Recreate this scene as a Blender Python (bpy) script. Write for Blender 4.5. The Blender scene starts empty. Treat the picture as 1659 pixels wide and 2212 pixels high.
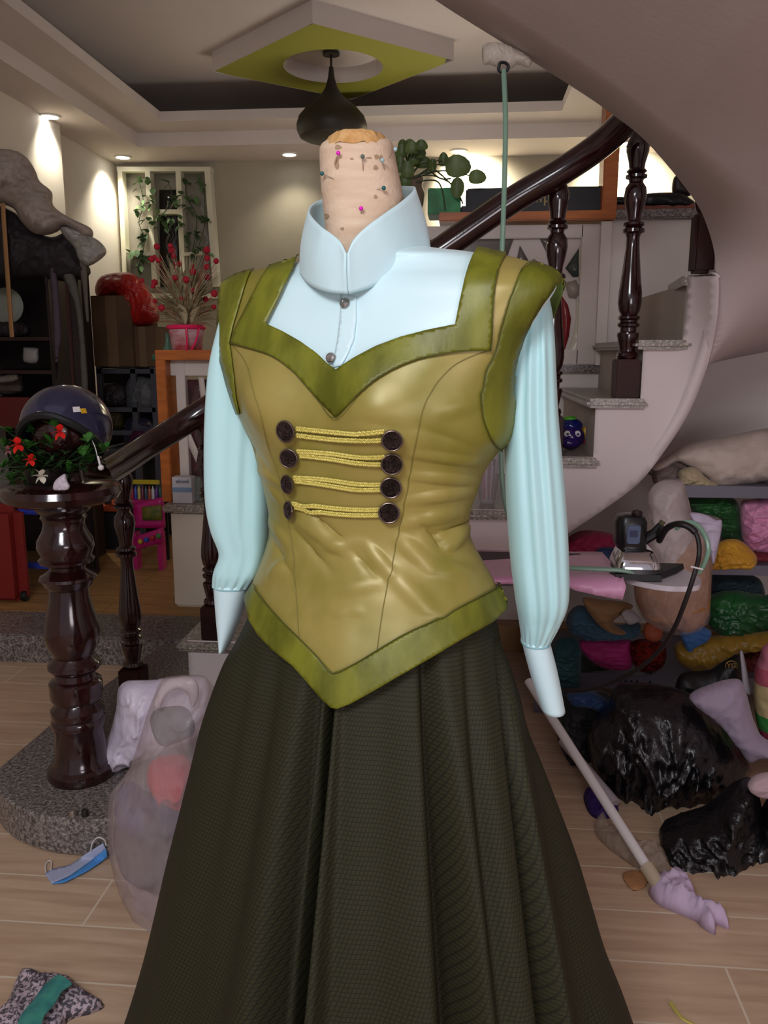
import bpy, bmesh, math, random
import numpy as np
from mathutils import Vector, Matrix, noise
from mathutils.bvhtree import BVHTree
from mathutils.geometry import delaunay_2d_cdt
random.seed(7)
PI = math.pi
SC = bpy.context.scene
COL = SC.collection
# ---------------------------------------------------------------- camera
F = 1800.0; CZ = 1.22; PITCH = math.radians(10.8); YAW = math.radians(5.3)
cd = bpy.data.cameras.new('camera'); cam = bpy.data.objects.new('camera', cd); COL.objects.link(cam)
cd.sensor_fit = 'VERTICAL'; cd.sensor_height = 36; cd.lens = 36 * F / 2212; cd.clip_start = 0.02
fw = Vector((-math.sin(YAW) * math.cos(PITCH), math.cos(YAW) * math.cos(PITCH), -math.sin(PITCH)))
rt = Vector((math.cos(YAW), math.sin(YAW), 0)); up = rt.cross(fw)
CP = Vector((0, 0, CZ))
cam.matrix_world = Matrix.Translation(CP) @ Matrix((rt, up, -fw)).transposed().to_4x4()
SC.camera = cam

def ray(px, py):
    return fw + rt * ((px - 829.5) / F) + up * ((1106 - py) / F)
def at(px, py, Y):
    "the point seen at photo pixel (px,py) on the vertical plane Y metres into the room"
    d = ray(px, py); return CP + d * (Y / d.y)
def atz(px, py, z):
    "the point seen at photo pixel (px,py) on the level plane z"
    d = ray(px, py); return CP + d * ((z - CZ) / d.z)
def proj(p):
    d = p - CP; k = d.dot(fw)
    return 829.5 + F * d.dot(rt) / k, 1106 - F * d.dot(up) / k

# ---------------------------------------------------------------- light
SC.view_settings.view_transform = 'Standard'; SC.view_settings.look = 'None'
SC.view_settings.exposure = 0.35; SC.view_settings.gamma = 1.0
SC.view_settings.use_curve_mapping = False
w = bpy.data.worlds.new('world'); SC.world = w; w.use_nodes = True
w.node_tree.nodes['Background'].inputs[0].default_value = (0.63, 0.56, 0.63, 1)
w.node_tree.nodes['Background'].inputs[1].default_value = 0.50
def area(name, loc, target, size, power, col, sy=None):
    l = bpy.data.lights.new(name, 'AREA'); l.energy = power; l.color = col
    l.shape = 'RECTANGLE'; l.size = size; l.size_y = sy or size
    o = bpy.data.objects.new(name, l); COL.objects.link(o); o.location = loc
    o.rotation_euler = (Vector(target) - Vector(loc)).to_track_quat('-Z', 'Y').to_euler()
    return o
area('room_lamp_front', (-0.55, -0.75, 2.25), (0.0, 1.5, 1.05), 0.9, 25, (0.95, 0.97, 1.0), 0.5)
area('added_fill_side', (0.7, -1.1, 1.1), (0.75, 1.9, 1.9), 0.9, 11, (1.0, 0.90, 0.93), 0.6)  # added fill light behind the camera, brightens the stair soffit
area('added_uplight_rear', (-0.25, 5.0, 1.55), (-0.25, 5.02, 3.0), 0.9, 6.5, (1.0, 0.93, 0.86), 0.5)  # added unseen uplight behind the costume, lifts the dark tray ceiling

# ---------------------------------------------------------------- materials
def lin(c):
    if isinstance(c, str):
        c = tuple(int(c[i:i + 2], 16) / 255 for i in (0, 2, 4))
    return tuple(((v + 0.055) / 1.055) ** 2.4 if v > 0.04045 else v / 12.92 for v in c)
MC = {}
def M(name, col='808080', rough=0.6, metal=0.0, col2=None, cscale=8.0, cstretch=(1, 1, 1), bump=0.0, bscale=30.0, bstretch=(1, 1, 1),
      spec=0.5, trans=0.0, alpha=1.0, emit=0.0, sheen=0.0, coat=0.0, sss=0.0, detail=4.0, ior=1.45, contrast=(0.35, 0.65), bdet=5, bdist=0.01):
    if name in MC: return MC[name]
    m = bpy.data.materials.new(name); m.use_nodes = True; MC[name] = m
    nt = m.node_tree; N = nt.nodes; L = nt.links; b = N['Principled BSDF']
    c = lin(col)
    b.inputs['Base Color'].default_value = (*c, 1); b.inputs['Roughness'].default_value = rough
    b.inputs['Metallic'].default_value = metal; b.inputs['Specular IOR Level'].default_value = spec
    b.inputs['Transmission Weight'].default_value = trans; b.inputs['Alpha'].default_value = alpha
    b.inputs['Sheen Weight'].default_value = sheen; b.inputs['Coat Weight'].default_value = coat
    b.inputs['Coat Roughness'].default_value = 0.1; b.inputs['IOR'].default_value = ior
    if emit:
        b.inputs['Emission Color'].default_value = (*c, 1); b.inputs['Emission Strength'].default_value = emit
    tc = N.new('ShaderNodeTexCoord')
    def tex(scale, stretch, det):
        mp = N.new('ShaderNodeMapping'); mp.inputs['Scale'].default_value = stretch
        L.new(tc.outputs['Object'], mp.inputs[0])
        n = N.new('ShaderNodeTexNoise'); n.inputs['Scale'].default_value = scale; n.inputs['Detail'].default_value = det
        L.new(mp.outputs[0], n.inputs['Vector']); return n
    if col2:
        n = tex(cscale, cstretch, detail)
        r = N.new('ShaderNodeValToRGB'); r.color_ramp.elements[0].position = contrast[0]; r.color_ramp.elements[1].position = contrast[1]
        r.color_ramp.elements[0].color = (*c, 1); r.color_ramp.elements[1].color = (*lin(col2), 1)
        L.new(n.outputs['Fac'], r.inputs[0]); L.new(r.outputs[0], b.inputs['Base Color'])
    if bump:
        n = tex(bscale, bstretch, bdet); bp = N.new('ShaderNodeBump'); bp.inputs['Strength'].default_value = bump
        bp.inputs['Distance'].default_value = bdist
        L.new(n.outputs['Fac'], bp.inputs['Height']); L.new(bp.outputs[0], b.inputs['Normal'])
    return m

# ---------------------------------------------------------------- mesh helpers
def link(name, me, mat=None, parent=None, smooth=True):
    o = bpy.data.objects.new(name, me); COL.objects.link(o)
    if mat: me.materials.append(mat)
    if smooth:
        me.polygons.foreach_set('use_smooth', [True] * len(me.polygons))
    if parent: o.parent = parent; o.matrix_parent_inverse = parent.matrix_world.inverted()
    return o
def mk(name, vs, fs, mat=None, parent=None, smooth=True, sharp=None):
    me = bpy.data.meshes.new(name); me.from_pydata([tuple(v) for v in vs], [], fs); me.update()
    o = link(name, me, mat, parent, smooth)
    if sharp: me.set_sharp_from_angle(angle=math.radians(sharp))
    return o
def thing(name, label, cat, loc=(0, 0, 0), group=None):
    o = bpy.data.objects.new(name, None); COL.objects.link(o); o.location = loc; o.empty_display_size = 0.05
    o.matrix_world = Matrix.Translation(loc)
    return tag(o, label, cat, group)
def tag(o, label, cat, group=None):
    o['label'] = label; o['category'] = cat; o['kind'] = 'thing'
    if group: o['group'] = group
    return o
def struct(o):
    o['kind'] = 'structure'; return o
def copy_tree(root, parent=None, delta=(0, 0, 0)):
    c = root.copy(); COL.objects.link(c)
    if parent: c.parent = parent
    else:
        c.location = Vector(root.location) + Vector(delta)
    for ch in root.children: copy_tree(ch, c)
    return c
class MB:
    "collects simple solids into one mesh"
    def __init__(s): s.v = []; s.f = []
    def add(s, vs, fs):
        n = len(s.v); s.v += [Vector(v) for v in vs]; s.f += [[i + n for i in f] for f in fs]; return s
    def box(s, x0, x1, y0, y1, z0, z1, bev=0.0, mat=None):
        bm = bmesh.new(); bmesh.ops.create_cube(bm, size=1)
        for v in bm.verts: v.co = Vector(((x0 + x1) / 2 + v.co.x * (x1 - x0), (y0 + y1) / 2 + v.co.y * (y1 - y0), (z0 + z1) / 2 + v.co.z * (z1 - z0)))
        if bev: bmesh.ops.bevel(bm, geom=bm.edges[:], offset=bev, segments=2, affect='EDGES')
        if mat: bm.transform(mat)
        bm.verts.index_update(); s.add([v.co for v in bm.verts], [[v.index for v in f.verts] for f in bm.faces]); bm.free(); return s
    def lathe(s, prof, c=(0, 0, 0), n=32, sx=1, sy=1):
        c = Vector(c); vs = []; fs = []
        for r, z in prof:
            for k in range(n):
                a = 2 * PI * k / n; vs.append(c + Vector((r * math.cos(a) * sx, r * math.sin(a) * sy, z)))
        for i in range(len(prof) - 1):
            for k in range(n):
                fs.append([i * n + k, i * n + (k + 1) % n, (i + 1) * n + (k + 1) % n, (i + 1) * n + k])
        if prof[0][0] > 1e-6: fs.append(list(range(n))[::-1])
        if prof[-1][0] > 1e-6: fs.append([(len(prof) - 1) * n + k for k in range(n)])
        return s.add(vs, fs)
    def tube(s, pts, r, n=10, flat=1.0):
        pts = [Vector(p) for p in pts]; vs = []; fs = []; m = len(pts)
        t0 = (pts[1] - pts[0]).normalized(); u = t0.orthogonal().normalized()
        if abs(t0.z) < 0.95: u = Vector((0, 0, 1)) - t0 * t0.z; u.normalize()
        for i, p in enumerate(pts):
            t = (pts[min(i + 1, m - 1)] - pts[max(i - 1, 0)]).normalized()
            u = (u - t * u.dot(t)).normalized(); w_ = t.cross(u)
            rr = r[i] if isinstance(r, (list, tuple)) else r
            for k in range(n):
                a = 2 * PI * k / n; vs.append(p + u * (rr * flat * math.cos(a)) + w_ * (rr * math.sin(a)))
        for i in range(m - 1):
            for k in range(n):
                fs.append([i * n + k, i * n + (k + 1) % n, (i + 1) * n + (k + 1) % n, (i + 1) * n + k])
        fs.append(list(range(n))[::-1]); fs.append([(m - 1) * n + k for k in range(n)])
        return s.add(vs, fs)
    def ball(s, c, r, sx=1, sy=1, sz=1, n=16):
        prof = [(r * math.sin(PI * i / n), -r * math.cos(PI * i / n) * sz) for i in range(n + 1)]
        prof[0] = (0.0, prof[0][1]); prof[-1] = (0.0, prof[-1][1])
        return s.lathe(prof, c, n * 2, sx, sy)
    def obj(s, name, mat, parent=None, smooth=True, sharp=35):
        return mk(name, s.v, s.f, mat, parent, smooth, sharp)
def cr(pts, n=8, closed=False):
    "Catmull-Rom through tuples"
    P = [np.array(p, float) for p in pts]; out = []; m = len(P)
    rng = range(m) if closed else range(m - 1)
    for i in rng:
        if closed: a, b, c, d = P[i - 1], P[i], P[(i + 1) % m], P[(i + 2) % m]
        else: a, b, c, d = P[max(i - 1, 0)], P[i], P[i + 1], P[min(i + 2, m - 1)]
        for k in range(n):
            t = k / n
            out.append(0.5 * ((2 * b) + (-a + c) * t + (2 * a - 5 * b + 4 * c - d) * t * t + (-a + 3 * b - 3 * c + d) * t ** 3))
    if not closed: out.append(P[-1])
    return out
def inside(poly, x, y):
    c = False; n = len(poly); j = n - 1
    for i in range(n):
        xi, yi = poly[i][0], poly[i][1]; xj, yj = poly[j][0], poly[j][1]
        if (yi > y) != (yj > y) and x < (xj - xi) * (y - yi) / (yj - yi) + xi: c = not c
        j = i
    return c
def dens(poly, step):
    out = []
    for i in range(len(poly)):
        a = poly[i]; b = poly[(i + 1) % len(poly)]; L_ = math.hypot(b[0] - a[0], b[1] - a[1]); n = max(1, int(round(L_ / step)))
        for k in range(n): out.append((a[0] + (b[0] - a[0]) * k / n, a[1] + (b[1] - a[1]) * k / n))
    return out
def tri(poly, step):
    "dense triangulation of a polygon: 2D verts, faces, distance of each vertex to the outline"
    P = dens(poly, step); n = len(P); xs = [p[0] for p in P]; ys = [p[1] for p in P]
    A = np.array(P); B = np.roll(A, -1, 0); AB = B - A; LL = (AB ** 2).sum(1) + 1e-9
    def dist(x, y):
        q = np.array((x, y)) - A; t = np.clip((q * AB).sum(1) / LL, 0, 1); d = q - AB * t[:, None]
        return math.sqrt((d ** 2).sum(1).min())
    V = [Vector(p) for p in P]; y = min(ys) + step * 0.5; r = 0
    while y < max(ys):
        x = min(xs) + (step * 0.5 if r % 2 else 0.0)
        while x < max(xs):
            if inside(P, x, y) and dist(x, y) > step * 0.55: V.append(Vector((x, y)))
            x += step
        y += step * 0.87; r += 1
    o = delaunay_2d_cdt(V, [(i, (i + 1) % n) for i in range(n)], [], 1, 1e-4)
    vs = [(v.x, v.y) for v in o[0]]; ds = [dist(*v) for v in vs]
    return vs, [list(f) for f in o[2]], ds
def fold(p, amp, sc, st=(1, 1, 1), seed=0.0):
    q = Vector((p[0] * st[0] * sc + seed, p[1] * st[1] * sc + seed * 1.7, p[2] * st[2] * sc - seed))
    w_ = Vector((noise.noise(q * .7 + Vector((9, 1, 4))), noise.noise(q * .7 + Vector((2, 7, 5))), noise.noise(q * .7)))
    r = 1 - abs(noise.noise(q * 1.3 + w_ * 1.4)) * 3.2; r2 = 1 - abs(noise.noise(q * 3.1 + w_ * 2.0)) * 3.0
    return amp * (0.7 * noise.noise(q) + 0.75 * max(r, -.6) ** 3 * .8 + 0.30 * max(r2, -.4))
SEED = [0.0]
def puff(name, poly, Y, depth, mat, parent=None, step=None, smooth=True, amp=None, sc=9.0, st=(1, 1, 1), power=0.5, edge=0.25, Yof=None):
    "a soft solid whose outline was measured in the photo: bulges depth metres to the front and back of the plane Y"
    SEED[0] += 3.17; sd = SEED[0]
    if smooth: poly = [tuple(p) for p in cr(poly, 5, True)]
    xs = [p[0] for p in poly]; ys = [p[1] for p in poly]; size = max(max(xs) - min(xs), max(ys) - min(ys))
    step = step or max(2.5, size / 46)
    vs, fs, ds = tri(poly, step); mx = max(ds) + 1e-6; n = len(vs)
    if amp is None: amp = depth * 0.42
    FV = []; BV = []
    for (x, y), d in zip(vs, ds):
        yy = Yof(x, y) if Yof else Y
        p = at(x, y, yy); t = min(1.0, d / mx); k = (1 - (1 - t) ** 2) ** power
        q = fold(p, amp, sc, st, sd) * min(1.0, t / edge)
        d_ = (p - CP).normalized(); d_.z = 0
        # front bulge slides along the horizontal, silhouettes stay where measured
        FV.append(p - d_ * (depth * k + q)); BV.append(p + d_ * (depth * k * 0.8 + q * 0.5))
    # keep the picture's place of interior points unimportant; weld the rims
    rim = [d < 1e-3 for d in ds]; idx = list(range(n)); V = FV[:]; bi = []
    for i in range(n):
        if rim[i]: bi.append(i)
        else: bi.append(len(V)); V.append(BV[i])
    FF = []
    for f in fs: FF.append(f); FF.append([bi[i] for i in reversed(f)])
    o = mk(name, V, FF, mat, parent, True)
    bm = bmesh.new(); bm.from_mesh(o.data); bmesh.ops.recalc_face_normals(bm, faces=bm.faces); bm.to_mesh(o.data); bm.free()
    return o
def floor_cloth(name, poly, z, h, mat, parent=None, step=None, sc=14.0, smooth=True, power=0.5, amp=None):
    "a low heap lying on the level plane z, outline measured in the photo"
    SEED[0] += 2.71; sd = SEED[0]
    if smooth: poly = [tuple(p) for p in cr(poly, 5, True)]
    P = [atz(x, y, z) for x, y in poly]; P2 = [(p.x, p.y) for p in P]
    size = max(max(p[0] for p in P2) - min(p[0] for p in P2), max(p[1] for p in P2) - min(p[1] for p in P2))
    vs, fs, ds = tri(P2, step or size / 30); mx = max(ds) + 1e-6; V = []; n = len(vs); amp = h * 0.5 if amp is None else amp
    for (x, y), d in zip(vs, ds):
        t = d / mx; k = (1 - (1 - t) ** 2) ** power
        V.append((x, y, z + 0.002 + max(0.001, h * k + fold((x, y, 0), amp, sc, (1, 1, 1), sd) * min(1, t * 3))))
    W = [(x, y, z + 0.0005) for x, y in vs]
    rim = [d < 1e-6 for d in ds]
    FF = [f for f in fs] + [[i + n for i in reversed(f)] for f in fs]
    o = mk(name, V + W, FF, mat, parent, True)
    bm = bmesh.new(); bm.from_mesh(o.data)
    bmesh.ops.remove_doubles(bm, verts=bm.verts, dist=0.0028); bmesh.ops.recalc_face_normals(bm, faces=bm.faces)
    bm.to_mesh(o.data); bm.free(); return o
def sheet(name, poly, Yof, thick, mat, parent=None, step=10, smooth=False, amp=0, sc=10):
    "thin panel with real thickness; Yof(px,py) gives its distance"
    SEED[0] += 1.3
    if smooth: poly = [tuple(p) for p in cr(poly, 5, True)]
    vs, fs, ds = tri(poly, step); V = []
    for (x, y), d in zip(vs, ds):
        yy = Yof(x, y) if callable(Yof) else Yof
        p = at(x, y, yy)
        if amp: p.y += fold(p, amp, sc, (1, 1, 1), SEED[0])
        V.append(p)
    o = mk(name, V, fs, mat, parent, True)
    bm = bmesh.new(); bm.from_mesh(o.data); bmesh.ops.recalc_face_normals(bm, faces=bm.faces)
    bm.normal_update(); s = sum((f.normal.y * f.calc_area() for f in bm.faces))
    if s > 0: bmesh.ops.reverse_faces(bm, faces=bm.faces)
    bm.to_mesh(o.data); bm.free()
    md = o.modifiers.new('thickness', 'SOLIDIFY'); md.thickness = thick; md.offset = -1
    return o
def tubepx(name, pts, r, mat, parent=None, n=8, sub=8, flat=1.0):
    P = [at(*p) for p in pts]; P = [Vector(q) for q in cr([tuple(p) for p in P], sub)]
    return MB().tube(P, r, n, flat).obj(name, mat, parent)
# ================================================================ THE ROOM
def tile_mat(name, c1, c2, cl, tx, ty, wx=0.003, ox=0.0, oy=0.0, rough=0.3, grain=(1.2, 14, 1)):
    m = bpy.data.materials.new(name); m.use_nodes = True; nt = m.node_tree; N = nt.nodes; L = nt.links; b = N['Principled BSDF']
    tc = N.new('ShaderNodeTexCoord'); mp = N.new('ShaderNodeMapping'); mp.inputs['Location'].default_value = (ox, oy, 0)
    L.new(tc.outputs['Object'], mp.inputs[0])
    br = N.new('ShaderNodeTexBrick'); br.inputs['Scale'].default_value = 1; br.inputs['Brick Width'].default_value = tx
    br.inputs['Row Height'].default_value = ty; br.inputs['Mortar Size'].default_value = wx; br.offset = 0.5
    br.inputs['Color1'].default_value = (1, 1, 1, 1); br.inputs['Color2'].default_value = (0.88, 0.88, 0.88, 1); br.inputs['Mortar'].default_value = (0, 0, 0, 1)
    L.new(mp.outputs[0], br.inputs['Vector'])
    g = N.new('ShaderNodeMapping'); g.inputs['Scale'].default_value = grain; L.new(tc.outputs['Object'], g.inputs[0])
    n = N.new('ShaderNodeTexNoise'); n.inputs['Scale'].default_value = 3; n.inputs['Detail'].default_value = 6; n.inputs['Distortion'].default_value = 0.6
    L.new(g.outputs[0], n.inputs['Vector'])
    r = N.new('ShaderNodeValToRGB'); r.color_ramp.elements[0].position = 0.32; r.color_ramp.elements[1].position = 0.68
    r.color_ramp.elements[0].color = (*lin(c1), 1); r.color_ramp.elements[1].color = (*lin(c2), 1); L.new(n.outputs['Fac'], r.inputs[0])
    mu = N.new('ShaderNodeMix'); mu.data_type = 'RGBA'; mu.blend_type = 'MULTIPLY'; mu.inputs[0].default_value = 0.5
    L.new(r.outputs[0], mu.inputs[6]); L.new(br.outputs['Color'], mu.inputs[7])
    mx = N.new('ShaderNodeMix'); mx.data_type = 'RGBA'; L.new(br.outputs['Fac'], mx.inputs[0]); L.new(mu.outputs[2], mx.inputs[6])
    mx.inputs[7].default_value = (*lin(cl), 1); L.new(mx.outputs[2], b.inputs['Base Color']); b.inputs['Roughness'].default_value = rough
    return m
def granite(name, c1, c2, c3, scale=90, rough=0.3):
    m = bpy.data.materials.new(name); m.use_nodes = True; nt = m.node_tree; N = nt.nodes; L = nt.links; b = N['Principled BSDF']
    tc = N.new('ShaderNodeTexCoord'); v = N.new('ShaderNodeTexNoise'); v.inputs['Scale'].default_value = scale; v.inputs['Detail'].default_value = 5
    v.inputs['Roughness'].default_value = 0.75; L.new(tc.outputs['Object'], v.inputs['Vector'])
    r = N.new('ShaderNodeValToRGB'); e = r.color_ramp.elements; e[0].position = 0.38; e[1].position = 0.66
    e[0].color = (*lin(c1), 1); e[1].color = (*lin(c3), 1); q = e.new(0.5); q.color = (*lin(c2), 1)
    L.new(v.outputs['Fac'], r.inputs[0]); L.new(r.outputs[0], b.inputs['Base Color']); b.inputs['Roughness'].default_value = rough
    return m
m_tile = tile_mat('floor_tile', 'b99a80', 'd0b497', 'd9c9b2', 0.90, 0.16, 0.0025, 0.35, 0.06)
m_wood2 = tile_mat('rear_floor_wood', '8c6a42', 'b18a58', '5f4326', 0.9, 0.12, 0.002, 0.2, 0.0, 0.35)
m_gran = granite('granite_dark', '3c3837', '6f6763', 'aaa29b', 110)
m_gran2 = granite('granite_light', '5d5650', '8d8378', 'c8bfb2', 120)
m_wall = M('wall_paint', 'd6cdbd', 0.85, col2='cec5b5', cscale=2)
m_wallw = M('wall_paint_white', 'dfd6cf', 0.85)
m_ceil = M('ceiling_paint', 'cfc5bd', 0.9, col2='c8beb6', cscale=1.5)
m_stair = M('stair_plaster', 'd9cccb', 0.85, col2='d3c5c4', cscale=2.5, bump=0.05, bscale=60)
m_green = M('ceiling_green_paint', '87862a', 0.8)
m_wallb = M('back_wall_grey', 'a59d88', 0.85, col2='9d9581', cscale=2)  # greyer and darker than the other walls
m_dw = M('dark_lacquered_wood', '2e0f10', 0.16, col2='1c0809', cscale=6, cstretch=(6, 6, 0.6), coat=0.6, bump=0.03, bscale=20, bstretch=(6, 6, 0.5))
m_dwm = M('dark_wood_worn', '33120f', 0.5, col2='240c0a', cscale=6, spec=.3)
m_or = M('orange_varnished_wood', 'b8641c', 0.4, col2='a2540f', cscale=10, cstretch=(1, 1, 6))

ZC = 2.62
cor = atz(250, 355, ZC); YB = cor.y; XL = cor.x
print('back wall Y', YB, 'left X', XL)
XR = 4.2
def slab(name, x0, x1, y0, y1, z0, z1, mat, bev=0):
    return struct(MB().box(x0, x1, y0, y1, z0, z1, bev).obj(name, mat, None, bool(bev)))
slab('floor', XL - 0.1, XR, -1.6, 3.33, -0.1, 0, m_tile)
slab('trim_1', XL - 0.1, -0.55, 3.03, 3.33, -0.1, 0.115, m_gran, 0.006)
slab('floor_rear', XL - 0.1, XR, 3.331, YB + 0.1, -0.1, 0.11, m_wood2)
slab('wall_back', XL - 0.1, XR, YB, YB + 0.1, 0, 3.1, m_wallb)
slab('wall_left', XL - 0.1, XL, -1.6, YB, 0, 3.1, m_wall)
p = at(131, 300, 5.35)
slab('wall_pier_left', XL, p.x, 3.6, 5.35, 0, ZC, m_wall)
# the stepped ceiling: low soffit along the walls, ledge, then the raised tray
eA = atz(300, 318, ZC); eB = atz(347, 262, ZC + 0.09)
rB = atz(1215, 237, ZC + 0.09)
rA = atz(1290, 300, ZC)
print('tray', eA, eB, rB, rA)
xi, yi = eA.x, eA.y; xj, yj = eB.x, eB.y; xk = rB.x
slab('ceiling_soffit_left', XL, xi, -1.6, YB, ZC, ZC + 0.09, m_ceil)
slab('ceiling_soffit_back', xi, XR, yi, YB, ZC, ZC + 0.09, m_ceil)
slab('ceiling_soffit_right', rA.x, XR, -1.6, yi, ZC, ZC + 0.09, m_ceil)
slab('ceiling_ledge_left', XL, xj, -1.6, YB, ZC + 0.09, ZC + 0.15, m_ceil)
slab('ceiling_ledge_back', xj, XR, yj, YB, ZC + 0.09, ZC + 0.15, m_ceil)
slab('ceiling_ledge_right', xk, XR, -1.6, yj, ZC + 0.09, ZC + 0.15, m_ceil)
ZT = ZC + 0.36
slab('ceiling', XL, XR, 1.2, YB, ZT, ZT + 0.1, m_ceil)
# hanging square panel with a round recess
ZD = ZT - 0.11
cs = [atz(675, 50, ZD), atz(980, 130, ZD), atz(760, 215, ZD), atz(460, 155, ZD)]
cen = sum(cs, Vector()) / 4; print('diamond', cs, cen)
hc = atz(720, 145, ZD); hl = atz(612, 143, ZD); hr = atz(828, 143, ZD); hrad = (hr - hl).length / 2
n = 48; ring = [(hc.x + hrad * math.cos(2 * PI * k / n), hc.y + hrad * math.sin(2 * PI * k / n)) for k in range(n)]
out = []
for k in range(n):      # outer points matched by angle
    a = 2 * PI * k / n; d = Vector((math.cos(a), math.sin(a)))
    best = None
    for i in range(4):
        A = cs[i].xy; B = cs[(i + 1) % 4].xy; e = B - A; den = d.x * e.y - d.y * e.x
        if abs(den) < 1e-9: continue
        q = A - hc.xy; t = (q.x * e.y - q.y * e.x) / den; u = (q.x * d.y - q.y * d.x) / den
        if t > 0 and -1e-6 <= u <= 1 + 1e-6: best = (hc.x + d.x * t, hc.y + d.y * t)
    out.append(best)
V = [(x, y, ZD) for x, y in ring] + [(x, y, ZD) for x, y in out]
FS = [[k, (k + 1) % n, n + (k + 1) % n, n + k] for k in range(n)]
green = struct(mk('ceiling_panel_green', V, FS, m_green, None, False))
V = [(x, y, ZD) for x, y in ring] + [(x, y, ZT - 0.02) for x, y in ring]
FS = [[k, (k + 1) % n, n + (k + 1) % n, n + k] for k in range(n)] + [[n + k for k in range(n)]]
V2 = [(c.x, c.y, ZD - 0.001) for c in cs] + [(c.x, c.y, ZT) for c in cs]
nn = len(V); FS += [[nn + i, nn + (i + 1) % 4, nn + 4 + (i + 1) % 4, nn + 4 + i] for i in range(4)]
struct(mk('ceiling_panel_box', V + V2, FS, m_ceil, None, False))

# pendant lamp
pc = at(717, 290, hc.y)
r_ = (at(793, 285, hc.y) - at(642, 285, hc.y)).length / 2
zb = pc.z - 0.03; s_ = r_ / 0.21
t = thing('pendant_lamp', 'dark bronze onion-shaped pendant lamp hanging from the green ceiling panel', 'lamp', (pc.x, pc.y, zb))
m_pl = M('lamp_bronze', '2c261c', 0.5, metal=0.2); m_pli = M('lamp_inner', '8c857c', 0.6)
prof = [(0.165, 0.0), (0.19, 0.012), (0.208, 0.05), (0.21, 0.08), (0.195, 0.125), (0.15, 0.175), (0.10, 0.215), (0.06, 0.25), (0.035, 0.29), (0.02, 0.34), (0.012, 0.40), (0.0, 0.41)]
MB().lathe([(r * s_, z * s_) for r, z in prof], (pc.x, pc.y, zb), 48).obj('lamp_shade', m_pl, t)
MB().lathe([(0.163 * s_, 0.004), (0.12 * s_, 0.05), (0.0, 0.07)], (pc.x, pc.y, zb), 40).obj('reflector', m_pli, t)
MB().tube([(pc.x, pc.y, zb + 0.40 * s_), (pc.x, pc.y, ZT - 0.03)], 0.007).obj('cord', m_pl, t)
MB().lathe([(0.05, 0), (0.05, 0.015), (0.02, 0.03)], (pc.x, pc.y, ZT - 0.045), 24).obj('ceiling_rose', m_pl, t)

# recessed downlights, each with its own light
m_em = M('downlight_glow', 'ffffff', 0.5, emit=14); m_rim = M('downlight_rim', 'd8d2ca', 0.4)
DL = [(108, 250, 'recessed ceiling spotlight nearest the draped cabinet on the left', 16),
      (265, 338, 'recessed ceiling spotlight in the far left corner of the room', 15),
      (625, 332, 'recessed ceiling spotlight between the corner one and the one above the potted plant', 4),
      (991, 325, 'recessed ceiling spotlight above the potted plant, left of the wooden post', 60),
      (1358, 308, 'recessed ceiling spotlight half hidden behind the turned baluster', 60)]
for i, (px, py, lab, pw) in enumerate(DL):
    c = atz(px, py, ZC)
    if px == 108: c = atz(108, 250, ZC)
    t = thing('downlight', lab, 'ceiling light', (c.x, c.y, ZC), 'recessed spotlights round the ceiling edge')
    MB().lathe([(0.062, 0.001), (0.062, -0.008), (0.048, -0.010), (0.046, 0.001)], c, 28).obj('rim', m_rim, t)
    MB().lathe([(0.0, -0.016), (0.030, -0.014), (0.045, -0.004)], c, 24).obj('bulb', m_em, t)
    l = bpy.data.lights.new('downlight_beam', 'SPOT'); l.energy = pw * 2.4; l.color = (1.0, 0.94, 0.80); l.spot_size = math.radians(112); l.spot_blend = 0.8
    l.shadow_soft_size = 0.04
    o = bpy.data.objects.new('downlight_beam', l); COL.objects.link(o); o.location = (c.x, c.y, ZC - 0.03)
    o['kind'] = 'helper'
    tgt = {0: Vector((-0.30, 0.1, -1)), 1: Vector((-0.22, 0.05, -1)), 2: Vector((0, 0.1, -1)), 3: Vector((0.35, 1.0, -0.8)), 4: Vector((0.1, 1.0, -0.8))}[i]
    o.rotation_euler = tgt.to_track_quat('-Z', 'Y').to_euler()

# ---------------------------------------------------------------- partition behind the stairs
YP = 3.42
def X(px, Y): return at(px, 763, Y).x
def Z(px, py, Y): return at(px, py, Y).z
zl = Z(400, 1105, 3.12)         # top of the low wall
# low wall end seen left of the mannequin
xw0 = X(350, 3.12); 
zt1 = 0.27
slab('wall_low_stair', xw0 + 0.0, -0.3, 3.12, YP + 0.02, zt1 - 0.05, zl, m_wall, 0.01)
slab('trim_2', xw0 - 0.02, -0.3, 3.09, YP + 0.04, zl, zl + 0.03, m_gran2, 0.006)
# partition, right part
xp0 = X(1000, YP); xp1 = X(1296, YP)
zsh = Z(1000, 482, YP); zg = Z(1250, 805, YP)
slab('wall_partition_low', -0.3, 1.8, YP, YP + 0.1, 0, zg, m_wallw)
slab('wall_partition_right', xp1, 1.8, YP, YP + 0.1, zg, Z(1400, 474, YP), m_wallw)
slab('trim_3', -0.1, xp1 + 0.01, YP - 0.03, YP + 0.1, zg, zg + 0.03, m_gran, 0.004)
slab('trim_4', xp1 + 0.02, 1.8, YP - 0.04, YP + 0.14, Z(1400, 474, YP), Z(1400, 455, YP), m_gran, 0.004)
slab('trim_5', xp1 - 0.02, xp1 + 0.02, YP - 0.02, YP + 0.02, zg + 0.03, Z(1400, 478, YP), m_wallw)
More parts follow.
